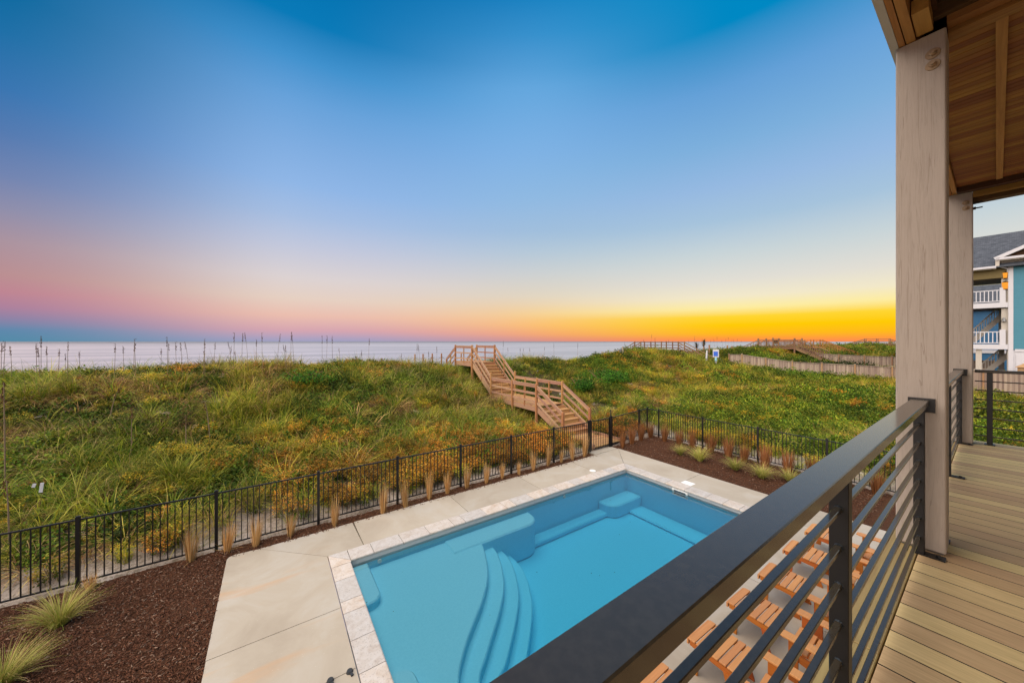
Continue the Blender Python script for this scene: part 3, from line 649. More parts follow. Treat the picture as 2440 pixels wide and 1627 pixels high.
railing('long black metal railing across the foreground with a broad handrail', [-.42, 1.392, 3.19], -1.5, 3.236, (1.392,.27,D), ((3.248,-1),))
railing('black metal railing between the two porch columns', [3.505, 5.24, 7.01], 3.462, 7.057, (5.24,.27,D), ((3.448,1),(7.069,-1)))
t = thing('porch_railing', 'black metal railing closing the far end of the porch', 'railing', (7.23,-1,D), 'black porch railings', house=True)
MB().box(7.185, 7.255, -3.1, .16, RT-.036, RT).build('handrail', M['rail'], t, bevel=.0025)
for p in (.05, -1.8):
    MB().box(7.198,7.242,p-.022,p+.022,D+.004,RT-.037).build('post', M['black'], t, bevel=.002); MB().box(7.17,7.27,p-.04,p+.04,D+.001,D+.009).build('base_plate', M['black'], t)
for k in range(7):
    z = RT - .142 - .112*k
    for a, c in ((-3.1,-1.822),(-1.778,.028),(.072,.16)): MB().box(7.212,7.228,a,c,z-.007,z+.007).build('bar', M['rail'], t, bevel=.0015)

rf = thing('porch_roof', 'timber porch roof with boarded ceiling and beams above the columns', 'roof', (3.3,-1,CT), house=True)
MB().box(-1.8, 7.5, .332, .3575, CT+.001, CT+.26).build('beam', M['beam'], rf); MB().box(-1.8, 7.5, .289, .327, CT+.001, CT+.26).build('beam', M['beam'], rf)
MB().box(-1.8, 7.55, .3585, .394, CT-.002, CT+.30).build('fascia', M['offwhite'], rf)
MB().box(3.0, 3.245, .22, .284, CT+.012, CT+.2).build('block', M['beam'], rf)
MB().box(-1.8, 3.2, .20, .284, CT+.09, CT+.26).build('ledger', M['darkbeam'], rf)
b = MB().box(3.0,3.2,.04,.19,CT+.14,CT+.2); b.build('bracket', M['black'], rf)
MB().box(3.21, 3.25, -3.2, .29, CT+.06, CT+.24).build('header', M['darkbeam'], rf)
MB().box(3.254, 3.33, -3.2, .17, CT+.02, CT+.24).build('header', M['beam_y'], rf)
MB().box(3.334, 3.39, -3.2, .17, CT-.004, CT+.1).build('header', M['beam_y'], rf)
MB().box(3.394, 3.46, -3.2, .17, CT+.012, CT+.1).build('header', M['beam_y'], rf)
for xx in (7.069,):
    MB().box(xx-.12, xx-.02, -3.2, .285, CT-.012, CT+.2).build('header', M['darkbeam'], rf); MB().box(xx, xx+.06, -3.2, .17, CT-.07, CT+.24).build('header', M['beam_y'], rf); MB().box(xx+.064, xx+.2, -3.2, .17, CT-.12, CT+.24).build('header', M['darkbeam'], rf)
x = 3.464
while x < 7.04:
    x1 = x + .068
    MB().box(x+.0025, x1-.0025, -3.2, .284, CT+.05, CT+.07).build('ceiling_board', M['ceiling'], rf, org=(x,0,CT)); x = x1
x = -1.7
while x < 3.2:
    x1 = x + .068
    MB().box(x+.0025, x1-.0025, -3.2, .198, CT+.20, CT+.22).build('ceiling_board', M['ceiling'], rf, org=(x,0,CT)); x = x1
MB().box(3.47, 6.9, -.040, .004, CT+.028, CT+.048).build('batten', M['beam'], rf); MB().box(3.47, 6.9, -1.34, -1.296, CT+.028, CT+.048).build('batten', M['beam'], rf)
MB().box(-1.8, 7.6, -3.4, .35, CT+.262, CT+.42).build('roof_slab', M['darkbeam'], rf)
hw = thing('house_wall', '', '', (3,-3.3,0), house=True, kind='structure'); MB().box(-9, 7.4, -3.6, -3.25, -.1, CT+.3).build('wall', M['offwhite'], hw)

# ------------------------------------------------------------------ orange lounge chairs and footstools under the porch edge
def footstool(label):
    t = thing('footstool', label, 'footstool', (0,0,0), 'slatted orange footstools')
    for s in (-1, 1):
        xx = s*.255
        pr = [(-.27,.30),(.27,.33),(.27,.395),(-.27,.37)]
        MB().profile(pr, 0, xx-.014, xx+.014).build('side_rail', M['teak_side'], t)
        for yy, dirn in ((.16, 1),(-.19,-1)):
            lg = [(yy-.035,.32),(yy+.035,.32),(yy+.02*dirn+.02,.2),(yy+.03*dirn+.025,.1),(yy+.05*dirn+.045,.0),(yy+.05*dirn-.045,.0),(yy+.03*dirn-.035,.1),(yy+.02*dirn-.03,.2)]
            MB().profile(lg, 0, xx+s*.016-.012, xx+s*.016+.012).build('leg', M['teak_side'], t)
    for k in range(6):
        y = -.24 + .096*k; z = .383 + .012*(k/5)
        MB().box(-.275, .275, y-.041, y+.041, z, z+.022).build('slat', M['teak'], t, bevel=.004)
    MB().box(-.275, .275, .285, .31, .33, .405).build('slat', M['teak'], t, bevel=.004)
    return t
def chair(label):
    t = thing('lounge_chair', label, 'chair', (0,0,0), 'slatted orange lounge chairs')
    for s in (-1, 1):
        xx = s*.265
        MB().profile([(.30,.30),(.30,.40),(-.35,.28),(-.62,.12),(-.62,.03),(-.35,.17)], 0, xx-.014, xx+.014).build('side_rail', M['teak_side'], t)
        MB().profile([(.30,.0),(.30,.56),(.20,.56),(.20,.0)], 0, xx+s*.017-.012, xx+s*.017+.012).build('leg', M['teak_side'], t)
        MB().profile([(-.40,.10),(-.40,.56),(-.47,.56),(-.47,.08)], 0, xx+s*.017-.012, xx+s*.017+.012).build('leg', M['teak_side'], t)
        MB().profile([(.27,.45),(.27,.555),(.12,.555)], 0, xx+s*.07-.012, xx+s*.07+.012).build('arm_bracket', M['teak_side'], t)
        a0, a1 = sorted((xx - s*.02, xx + s*.115))
        MB().prism([(a0,-.5),(a1,-.5),(a1,.34),((a0+a1)/2+.045,.385),((a0+a1)/2-.045,.385),(a0,.34)], .565, .59).build('arm', M['teak'], t, bevel=.004)
    for k in range(6):
        y = .265 - .1*k; z = .40 - .0185*k*1.0
        MB().box(-.245, .245, y-.044, y+.044, z, z+.022).build('slat', M['teak'], t, bevel=.004)
    for k in range(5):
        x = -.2 + .1*k; hgt_ = .95 + (.06 if k == 2 else (.04 if k in (1,3) else 0))
        MB().beam((x,-.33,.30), (x*1.15,-.68,hgt_), .09, .02, (0,-1,.4)).build('back_slat', M['teak'], t)
    MB().beam((-.26,-.5,.58),(.26,-.5,.58),.05,.03).build('back_rail', M['teak_side'], t)
    return t
fs0 = footstool('x'); ch0 = chair('x')
FX = [3.73, 4.87, 6.01, 7.15, 8.33, 9.5]
pos_f = ['nearest the lower left edge of the picture', 'second from the lower left', 'third from the lower left, below the middle of the railing', 'fourth from the lower left', 'fifth from the lower left, close to the railing post', 'farthest right, seen beyond the railing post']
for i, x in enumerate(FX):
    f_ = fs0 if i == 0 else copy_tree(fs0); c_ = ch0 if i == 0 else copy_tree(ch0)
    jf, jc = rnd.uniform(-.02,.02), rnd.uniform(-.03,.03)
    f_.location = (x+jf, 2.18+rnd.uniform(-.02,.02), 0.001); c_.location = (x-.2+jc, 1.36, .001)
    f_.rotation_euler.z = rnd.uniform(-.03,.03); c_.rotation_euler.z = rnd.uniform(-.04,.04)
    f_['label'] = 'orange slatted footstool, ' + pos_f[i]; c_['label'] = 'orange slatted armchair, ' + pos_f[i]
cush = plain('pale_cushion', (.5,.58,.7), .8)
for i, x in enumerate((FX[1]-.2, FX[2]-.2)):
    b = MB().box(x-.22, x+.22, .72, 1.08, .66, .70); b = MB().beam((x, 1.0, .42), (x, .70, .98), .44, .05, (0,1,.4))
    tag(b.build('cushion', cush, org=(x,.9,.6), bevel=.02), ['pale blue cushion leaning on the second orange chair from the lower left','pale blue cushion leaning on the third orange chair from the lower left'][i], 'cushion', 'pale chair cushions')

# ------------------------------------------------------------------ neighbouring walkovers, fences, houses
def walkover(label, mat, X, Yr, wd, zd, Yfoot, zfoot, Ysea, zsea, nposts=4, balus=False, loc=None, group='walkovers beyond the dune'):
    t = thing('dune_walkover', label, 'walkover', (X, Yr[0], zd), group)
    for x in (X-wd/2, X+wd/2):
        pts = [(x, Yfoot, zfoot), (x, Yr[0], zd), (x, Yr[1], zd), (x, Ysea, zsea)]
        for p, q in zip(pts[:-1], pts[1:]):
            if abs(p[1]-q[1]) < .3: continue
            for h, tt in ((1.02,.1),(.66,.08),(.3,.08)) if not balus else ((1.05,.1),(.15,.08)):
                MB().beam((p[0],p[1],p[2]+h),(q[0],q[1],q[2]+h),.07,tt).build('railing', mat, t)
            MB().beam((p[0],p[1],p[2]-.1),(q[0],q[1],q[2]-.1),.07,.26).build('stringer', mat, t)
        for i in range(nposts+1):
            y = Yr[0] + (Yr[1]-Yr[0])*i/nposts; s = .17 if balus else .11
            if balus and i not in (0, nposts): continue
            MB().cbox((x, y, zd+.1), (s, s, 2.1+(.3 if balus else 0))).build('post', mat, t)
        if balus:
            n = int(abs(Yr[1]-Yr[0])/.16)
            for i in range(1, n): MB().cbox((x, Yr[0]+(Yr[1]-Yr[0])*i/n, zd+.6), (.05,.05,.9)).build('baluster', mat, t)
        for (p, q) in ((pts[0], pts[1]), (pts[2], pts[3])):
            n = int(abs(p[1]-q[1])/(.2 if balus else 1.6))
            for i in range(0, n): 
                f = i/max(n,1); MB().cbox((x, p[1]+(q[1]-p[1])*f, p[2]+(q[2]-p[2])*f+.48), (.05 if balus else .1,.05 if balus else .1,1.1)).build('baluster' if balus else 'post', mat, t)
    n = int(abs(Yr[1]-Yr[0])/.3)
    MB().box(X-wd/2, X+wd/2, min(Yr), max(Yr), zd-.05, zd).build('deck', mat, t)
    for (y0, z0, y1, z1) in ((Yfoot, zfoot, Yr[0], zd), (Ysea, zsea, Yr[1], zd)):
        n = max(2, int(abs(z1-z0)/.18))
        for i in range(n):
            f = (i+1)/(n+1); yy = y0+(y1-y0)*f; zz = z0+(z1-z0)*f
            MB().cbox((X, yy, zz), (wd-.08, .28, .04)).build('tread', mat, t); MB().cbox((X, yy-.13*math.copysign(1,y0-y1)*-1, zz-.09), (wd-.09,.03,.15)).build('riser', mat, t)
    return t
walkover('weathered timber walkover with rails crossing the grassy mound beside the slatted sand fence', M['oldwood'], 44.1, (24.6, 31.2), 1.5, 3.25, 20.9, 1.35, 36.5, .2)
wv2 = walkover('brown timber viewing deck with balusters and stairs on both sides, behind the plank fence', M['oldwood'], 61.5, (17.2, 21.6), 3.0, 3.55, 14.2, 2.0, 25.5, 1.6, 2, True)
b = MB().cbox((60.05, 19.75, 4.2), (.12,.14,1.5)).cbox((60.05, 19.05, 4.2), (.12,.14,1.35)).cbox((60.1, 19.4, 4.75), (.4,.95,.08)).cbox((60.2, 19.4, 4.3), (.05,.7,.5)); b.build('bench_back', M['oldwood'], wv2)
walkover('golden new timber stairs running down the dune near the second plank fence', M['newwalk'], 75, (17.9, 20.3), 1.5, 3.55, 13.6, 1.6, 24, 1.8, 2)
walkover('small distant brown walkover stairs at the right edge of the dune by the porch column', M['oldwood'], 112, (15.2, 19.0), 1.6, 3.9, 12.2, 2.4, 24, 2.0, 2)

def plank_fence(label, X, ys, tops, bases, loc, group, mat_p=M['greyfence'], mat_post=M['brownfence'], bw=.14):
    t = thing('plank_fence', label, 'fence', loc, group)
    ys = np.array(ys); tops = np.array(tops); bases = np.array(bases)
    plank = MB().box(-.011,.011,-bw/2,bw/2,0,1).mesh('plank'); plank.materials.append(mat_p)
    y = ys[0]; k = 0
    while y < ys[-1]:
        zt, zb = np.interp(y, ys, tops), np.interp(y, ys, bases) - .25
        inst(plank, 'plank', t, (X - (.035 if k % 2 else -.0), y, zb), (0, 0, 0), (1, .92 if k % 2 else .86, zt - zb + rnd.uniform(-.015, .015))); y += bw*.82; k += 1
    for i in range(len(ys)):
        zt, zb = tops[i], bases[i]
        b = MB().box(X-.14, X-.05, ys[i]-.05, ys[i]+.05, zb-.3, zt+.1); b.build('post', mat_post, t); MB().box(X-.165, X-.02, ys[i]-.08, ys[i]+.08, zt+.1, zt+.14).build('cap', mat_p, t)
    for i in range(len(ys)-1):
        MB().beam((X-.03, ys[i], tops[i]+.02), (X-.03, ys[i+1], tops[i+1]+.02), .14, .035).build('cap_rail', mat_p, t)
    return t
plank_fence('long weathered grey plank fence with brown posts crossing the far side of the meadow', 45.5,
   [-8.4,-6,-3.6,-1.2,1.2,3.6,6.0,8.4,10.8,13.2,15.6,18.0,19.4], [2.15,2.15,2.15,2.15,2.12,2.1,2.08,2.14,2.17,2.2,2.5,2.82,2.8],
   [-.16,-.16,-.16,-.16,0,.35,.7,.83,.82,.8,.8,1.3,1.25], (45.5, 8, .8), 'weathered plank fences')
plank_fence('second plank fence farther off, behind the dark bushes', 62, [1,3.4,5.8,8.2,10.6,13,15.4], [2.35,2.38,2.42,2.5,2.55,2.62,2.75], [.6,.7,.8,.9,1,1.2,1.5], (62, 8, .9), 'weathered plank fences')
# leaning slatted sand fence
sf = thing('sand_fence', 'leaning grey slatted sand fence beside the foot of the walkover stairs', 'sand fence', (45, 20, 1.4))
for k in range(16):
    y = 19.6 + k*.11; zb = hz(45, y) - .1
    MB().beam((45.0, y, zb), (44.9, y+.75, zb+1.25), .04, .012).build('slat', M['graywood'], sf)
for h in (.35, .8): MB().tube([(44.97, 19.7+h*.5, hz(45, 19.7)+h), (44.97, 21.3+h*.5, hz(45, 21.3)+h)], .012).build('wire', M['steel'], sf)

# blue neighbour's house
def siding(name, c):
    m = NT(name); f = m.noise(m.mapping((1, 1, 6)), 2, 3); m.col(m.mix(f, tuple(x*.9 for x in c), tuple(x*1.1 for x in c))); m.rough(.6); return m.m
M['blue'] = siding('turquoise_siding', (.042,.20,.28)); M['deepblue'] = siding('deep_blue_siding', (.02,.12,.26))
m = NT('shingles'); v = m.mapping((1, 1, 1)); bt = m.n('ShaderNodeTexBrick'); bt.inputs['Scale'].default_value = 2.2; bt.inputs['Mortar Size'].default_value = .012
bt.inputs['Color1'].default_value = (.035,.042,.055,1); bt.inputs['Color2'].default_value = (.075,.085,.105,1); bt.inputs['Mortar'].default_value = (.015,.018,.022,1); m.l(m.mapping((1,1,1), rot=(0,0,R(90))), bt.inputs['Vector'])
m.col(bt.outputs[0]); m.rough(.9); M['shingle'] = m.m
HX = 48.0; M['olive'] = plain('olive_soffit', (.16,.12,.04), .7)
hs_ = thing('beach_house', 'turquoise clapboard beach house on piles with white porches, beyond the plank fence', 'house', (HX+4, -2, 0))
def clap(root, X, y0, y1, z0, z1, mat, ex=.15):
    z = z0
    while z < z1-.02:
        z2 = min(z+ex, z1)
        MB().add([(X-.022,y0,z),(X-.022,y1,z),(X-.004,y1,z2),(X-.004,y0,z2),(X,y0,z),(X,y1,z)], [(0,1,2,3)[::-1],(4,5,1,0)]).build('clapboard', mat, root); z = z2
MB().box(HX, HX+9, -9, -.12, 3.75, 10.5).build('wall', M['blue'], hs_)
clap(hs_, HX-.002, -3, -.12, 3.82, 10.5, M['blue'])
MB().box(HX+.02, HX+9, -9, -.12, -.2, 3.72).build('ground_floor', M['white'], hs_)
MB().box(HX-.03, HX+.02, -3, -.2, 3.6, 3.8).build('trim', M['white'], hs_)
for y in (-.6, -1.6): MB().box(HX-.02, HX+.01, y-.35, y+.35, .2, 3.4).build('panel', M['white'], hs_)
MB().box(HX-.05, HX+.1, -.13, .1, -.2, 10.5).build('corner_board', M['white'], hs_)
MB().box(HX+.1, HX+.35, .101, .16, -.2, 10.3).build('downpipe', M['offwhite'], hs_)
MB().tube([(HX-.42,.62,10.6),(HX-.4,.5,10.35),(HX-.1,.12,10.15),(HX-.02,.12,9.9)], .05, 6).build('downpipe', M['white'], hs_)
# two porch decks towards the ocean
for (zd, ztop, nm) in ((7.5, 8.62, 'up'), (4.15, 5.22, 'lo')):
    MB().box(HX, HX+5, .11, 5.0, zd-.03, zd).build('porch_floor', M['oldwood'], hs_)
    MB().box(HX-.05, HX-.001, .11, 5.0, zd-.38, zd+.02).build('fascia', M['white'], hs_)
    MB().box(HX+.01, HX+5, .11, 5.0, zd-.36, zd-.031).build('porch_soffit', M['darkbeam'], hs_)
    MB().box(HX-.04, HX+.1, .22, .50, zd+.02, zd+1.2).build('newel', M['white'], hs_)
    for z, tt in ((zd+1.02,.07),(zd+.14,.06)): MB().box(HX, HX+.06, .50, 5.0, z-tt/2, z+tt/2).build('rail', M['white'], hs_)
    y = .62
    while y < 4.9: MB().box(HX+.012, HX+.052, y-.025, y+.025, zd+.17, zd+.99).build('baluster', M['white'], hs_); y += .2
    MB().box(HX+.15, HX+.4, .12, .42, zd+.02, zd+2.9).build('porch_post', M['offwhite'], hs_)
MB().box(HX+.1, HX+.4, 1.35, 1.65, -.2, 3.77).build('pile', M['offwhite'], hs_); MB().box(HX+4.2, HX+4.5, .3, .6, -.2, 7.1).build('pile', M['offwhite'], hs_)
# stairs under and above the lower porch
for (ya, za, yb_, zb, xx) in ((1.9, .9, -.05, 3.6, HX+2.0), (1.9, 4.5, .2, 7.0, HX+3.0)):
    MB().beam((xx,ya,za+.9),(xx,yb_,zb+.9),.08,.09).build('stair_rail', M['offwhite'], hs_); MB().beam((xx,ya,za-.1),(xx,yb_,zb-.1),.08,.34).build('stringer', M['offwhite'], hs_)
    for k in range(13): f = (k+.5)/13; MB().cbox((xx, ya+(yb_-ya)*f, za+(zb-za)*f+.42), (.04,.05,.9)).build('baluster', M['offwhite'], hs_)
# porch ceiling, roofs, gable
MB().box(HX+.0, HX+5, .11, 5.5, 9.5, 10.3).build('porch_beam', M['olive'], hs_)
b = MB(); b.add([(HX-.5,.62,10.38),(HX-.5,6,10.38),(HX+5.2,6,13.95),(HX+5.2,-9,13.95),(HX-.5,-9,10.38),(HX+10.9,6,10.38),(HX+10.9,-9,10.38),(HX-.5,.62,10.3),(HX-.5,6,10.3),(HX+10.9,6,10.3),(HX+10.9,-9,10.3),(HX-.5,-9,10.3)],
   [(0,1,2,3,4),(2,5,6,3),(1,8,9,5,2),(7,11,10,9,8),(0,7,8,1),(4,11,7,0)]); b.build('roof', M['shingle'], hs_)
MB().box(HX-.62, HX-.5, .65, 6, 10.26, 10.42).build('gutter', M['white'], hs_)
MB().box(HX-.5, HX+0, .66, 6, 10.2, 10.296).build('underside_sheet', M['offwhite'], hs_)
b = MB(); b.add([(HX-.55,.68,11.0),(HX-.55,-2.6,12.75),(HX-.55,-5.9,11.0),(HX+2.5,.68,11.0),(HX+4,-2.6,12.75),(HX+2.5,-5.9,11.0)], [(0,1,4,3),(1,2,5,4)]); b.build('gable_roof', M['shingle'], hs_)
MB().box(HX-.03, HX+.5, -5.8, .55, 10.5, 11.0).build('gable_wall', M['offwhite'], hs_)
b = MB(); b.add([(HX-.02,.5,11.0),(HX-.02,-2.6,12.6),(HX-.02,-5.8,11.0)], [(0,1,2)]); b.build('gable_panel', M['darkbeam'], hs_)
MB().beam((HX-.56,.72,10.98),(HX-.56,-2.6,12.76),.08,.24).build('rake', M['white'], hs_); MB().beam((HX-.56,-5.9,10.98),(HX-.56,-2.6,12.76),.08,.24).build('rake', M['white'], hs_)
MB().box(HX-.6, HX-.5, -5.9, .66, 10.88, 11.05).build('gutter', M['white'], hs_); MB().box(HX-.5, HX-.03, .5, .69, 10.4, 11.0).build('fascia', M['offwhite'], hs_)
MB().box(HX-.5, HX-.03, -5.9, .5, 10.8, 10.879).build('underside_sheet', M['offwhite'], hs_)
gm = bpy.data.materials.new('lantern_glow'); gm.use_nodes = True; gn = gm.node_tree; gn.nodes.clear(); go = gn.nodes.new('ShaderNodeOutputMaterial'); ge = gn.nodes.new('ShaderNodeEmission'); ge.inputs[0].default_value = (1,.36,.04,1); ge.inputs[1].default_value = .6; gn.links.new(ge.outputs[0], go.inputs[0])
for (z, s) in ((9.75, 1), (8.95, 1.25)):
    ln = MB().cyl((HX+.02,.24,z-.3*s),(HX+.02,.24,z+.12*s),.09*s,.13*s,8).build('lantern', gm, hs_)
    MB().cyl((HX+.02,.24,z+.121*s),(HX+.02,.24,z+.22*s),.15*s,.03,8).build('cap', M['black'], ln); MB().cyl((HX+.02,.24,z-.301*s),(HX+.02,.24,z-.35*s),.10*s,.06,8).build('base', M['black'], ln)
MB().cyl((HX+.05,.3,6.0),(HX+.05,.3,6.3),.12,.05,8).build('lantern', M['steel'], hs_)
h2 = thing('beach_house', 'deep blue beach house standing behind the turquoise one', 'house', (72, 2, 0))
MB().box(70, 80, -6, 7, .5, 8.4).build('wall', M['deepblue'], h2); MB().box(69.9, 69.99, -6, 7, 3.0, 3.4).build('trim', M['white'], h2)
clap(h2, 69.995, -1, 6, 3.5, 8.4, M['deepblue'], .2)
b = MB(); b.add([(69.4,-6.6,8.4),(69.4,7.4,8.4),(80.6,7.4,8.4),(80.6,-6.6,8.4),(75,-4,11.6),(75,4.4,11.6)], [(0,1,5,4),(1,2,5),(2,3,4,5),(3,0,4),(3,2,1,0)]); b.build('roof', M['shingle'], h2)
MB().box(69.3, 69.42, -6.6, 7.4, 8.3, 8.5).build('gutter', M['white'], h2)
tag(MB().box(46.3,46.9,-1.0,-.3,-.2,2.45).add([(46.2,-1.1,2.45),(47,-1.1,2.45),(47,-.2,2.45),(46.2,-.2,2.45),(46.6,-.65,2.8)],[(0,1,4),(1,2,4),(2,3,4),(3,0,4)]).build('garden_shed', M['brownfence'], org=(46.6,-.65,0)), 'small brown shed roof showing above the plank fence by the turquoise house', 'shed')

# signs and markers
m = NT('sign_blue'); m.col((.03,.12,.6)); M['signblue'] = m.m
m = NT('pale_blue'); m.col((.3,.6,.75)); M['paleblue'] = m.m
sg = thing('notice_sign', 'white notice board with a blue panel on a post by the walkover stairs', 'sign', (40.5, 18.0, 1.2))
zs = hz(40.5, 18.6)
MB().box(40.46,40.56,18.55,18.66,zs-.2,zs+1.7).build('post', M['white'], sg); MB().box(40.38,40.45,18.3,18.92,zs+1.25,zs+2.1).build('board', M['white'], sg); MB().box(40.36,40.379,18.38,18.84,zs+1.36,zs+1.88).build('panel', M['signblue'], sg)
MB().box(40.4,40.455,18.5,18.72,zs+.85,zs+1.2).build('plate', M['paleblue'], sg)
MB().box(40.4,40.455,18.52,18.70,zs+.35,zs+.8).build('plate', M['white'], sg)
z = hz(40.6, 19.4); tag(MB().beam((40.6,19.75,z),(40.6,19.65,z+1.75),.14,.14,(1,0,0)).build('marker_post', M['white'], org=(40.6,19.7,z)), 'plain white post leaning in front of the walkover stairs', 'post')
gp = thing('utility_post', 'grey post with a dark box standing alone on the dune crest before the sea', 'post', (30.0, 23.0, 2.4)); z = hz(30, 23)
MB().box(29.94,30.06,22.94,23.06,z-.2,z+1.15).build('post', M['graywood'], gp); MB().box(29.84,29.935,23.05,23.3,z+.5,z+.85).build('box', M['steel'], gp)
def ground_at(px, zc):
    t = (px - 1220) / 824.; xc = t*zc; S_, C_ = math.sin(R(YAW)), math.cos(R(YAW)); return xc*C_ + zc*S_, -xc*S_ + zc*C_
for i, (px, py0, py1, zc) in enumerate(((97,1172,1150,7.4),(79,1160,1152,7.5))):
    x, y = ground_at(px, zc); z0, z1 = EYE - (py0-812.8)*zc/824, EYE - (py1-812.8)*zc/824
    tag(MB().beam((x,y,z0),(x+.02,y,z1),.05,.02,(0,1,0)).build('marker_flag', M['white'], org=(x,y,z0)), ['white upright marker tag in the grass behind the left fence','small white tag scrap in the grass just left of the taller marker'][i], 'marker')

# ------------------------------------------------------------------ rope fence on the beach path and distant posts
rp = [(974,857,31),(988.7,843.5,30),(1008,843,30),(1013,856,33),(1030,842,29),(1052,841.7,29),(1073.6,841.3,29.5),(1099,842,31)]
tops = []
for i, (px, py, zc) in enumerate(rp):
    x, y = ground_at(px, zc); zt = EYE - (py-812.8)*zc/824; zb = min(hz(x, y), zt-1.0) - .2
    b = MB().cyl((x,y,zb),(x,y,zt),.062,.06,8); b.cyl((x,y,zt),(x,y,zt+.03),.06,.03,8)
    tag(b.build('rope_post', M['cedar_z'], org=(x,y,zb)), 'round timber rope post on the beach path, %s from the left' % ordinal(i), 'post', 'rope fence posts on the dune crest'); tops.append(Vector((x,y,zt-.22)))
for i, (a, c) in enumerate(((0,1),(1,2),(2,4),(3,4),(4,5),(5,6),(6,7))):
    p, q = tops[a], tops[c]; pts = [p.lerp(q, k/10) - Vector((0,0,.26*4*(k/10)*(1-k/10))) for k in range(11)]
    tag(MB().tube(pts, .018, 5).build('rope', M['rope'], org=tuple(p)), 'slack grey rope hanging between beach path posts, %s from the left' % ordinal(i), 'rope', 'ropes of the beach path')
far = [(1733,822,52),(1744,824,52),(1757,823,54),(1690,821,48),(1873,820,62),(1881,820,63),(1902,819,66),(1906,819,66),(2005,818,82),(2014,815,84),(2031,817,88),(2055,816,92),(2073,812,98),(2076,812,98),(2081,814,98)]
for i, (px, py, zc) in enumerate(far):
    x, y = ground_at(px, zc); zt = EYE - (py-812.8)*zc/824; zb = min(hz(x, y), zt-.9) - .2
    tag(MB().cyl((x,y,zb),(x,y,zt),.11,.1,7).build('dune_post', M['brownfence'], org=(x,y,zb)), 'small dark post on the far dune ridge, %s from the left of its row' % ordinal(i), 'post', 'posts on the far dune ridge')

# ------------------------------------------------------------------ plants: prototype meshes
def srgb(*c): return np.array([lin(v) for v in c])
class Leafy:
    def __init__(s): s.v = []; s.f = []; s.c = []
    def blade(s, base, az, h, lean, curl, wd, col, seg=4, tip=None):
        n0 = len(s.v); d = np.array([math.cos(az), math.sin(az), 0]); sd_ = np.array([-math.sin(az+rnd.uniform(-.8,.8)), math.cos(az), 0]); p = np.array(base, float); th = lean; L_ = h/seg
        tip = col if tip is None else tip
        for i in range(seg+1):
            t = i/seg; w_ = wd*.5*(1 - t**1.6)*(.75+.25*min(1,t*4)) + .0006
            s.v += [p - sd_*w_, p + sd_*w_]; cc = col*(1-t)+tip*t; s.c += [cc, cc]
            p = p + (d*math.sin(th) + np.array([0,0,1])*math.cos(th))*L_; th += curl/seg
        for i in range(seg): a = n0+2*i; s.f.append((a, a+1, a+3, a+2))
    def leaf(s, p, r, nrm, col, wide=.7):
        n = np.array(nrm, float); n /= np.linalg.norm(n); a = np.cross(n, [rnd.uniform(-1,1), rnd.uniform(-1,1), rnd.uniform(-1,1)]); a /= np.linalg.norm(a)+1e-9; b_ = np.cross(n, a)
        p = np.array(p); k = len(s.v)
        s.v += [p - a*r, p - b_*r*wide + n*r*.2, p + a*r, p + b_*r*wide + n*r*.2]; s.c += [col]*4; s.f.append((k,k+1,k+2,k+3))
    def mesh(s, name, mat):
        me = bpy.data.meshes.new(name); me.from_pydata([tuple(v) for v in s.v], [], s.f); at = me.color_attributes.new('Col', 'FLOAT_COLOR', 'POINT')
        arr = np.ones((len(s.v), 4), np.float32); arr[:, :3] = np.array(s.c); at.data.foreach_set('color', arr.ravel()); me.materials.append(mat); return me
def grass_tuft(n, h, spread, lean, curl, wd, cols, seg=4, matname='leaf'):
    g = Leafy()
    for i in range(n):
        az = rnd.uniform(0, 6.283); r = spread*math.sqrt(rnd.random()); ba = az + rnd.uniform(-.9, .9)
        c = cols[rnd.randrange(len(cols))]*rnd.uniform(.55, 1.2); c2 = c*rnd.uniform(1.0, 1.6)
        g.blade((r*math.cos(az), r*math.sin(az), 0), ba, h*rnd.uniform(.55, 1.15), abs(rnd.gauss(lean, .2)), rnd.uniform(.4, 1.3)*curl, wd*rnd.uniform(.7, 1.2), c, seg, c2)
    return g
GR = [srgb(156,160,54), srgb(176,168,64), srgb(116,136,38), srgb(192,176,92)]
GRD = [srgb(72,100,28), srgb(92,118,36), srgb(112,124,44)]
STR = [srgb(172,138,100), srgb(146,110,80), srgb(186,156,112), srgb(120,88,62)]
VIN = [srgb(80,112,30), srgb(108,132,38), srgb(60,88,24), srgb(132,142,50)]
ORG = [srgb(222,146,44), srgb(196,116,36), srgb(218,170,84), srgb(136,92,44), srgb(150,118,52)]
BRN = [srgb(110,76,42), srgb(128,92,50), srgb(92,66,36)]
YEL = [srgb(206,168,50), srgb(190,150,44), srgb(160,150,50)]
MIXG = GR + GRD
protos = {}
def proto(g, name, mat=None):
    me = g.mesh(name, mat or M['leaf']); o = bpy.data.objects.new(name, me); return o
pc = {k: bpy.data.collections.new('protos_' + k) for k in ('grass', 'vine', 'flower')}
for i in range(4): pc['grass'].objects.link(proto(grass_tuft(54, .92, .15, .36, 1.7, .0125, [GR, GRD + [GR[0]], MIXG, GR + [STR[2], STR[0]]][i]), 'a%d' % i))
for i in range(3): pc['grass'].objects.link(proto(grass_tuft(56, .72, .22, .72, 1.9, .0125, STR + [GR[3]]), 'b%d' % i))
for i in range(2): pc['grass'].objects.link(proto(grass_tuft(64, .44, .26, .45, 1.1, .012, GR), 'c%d' % i))
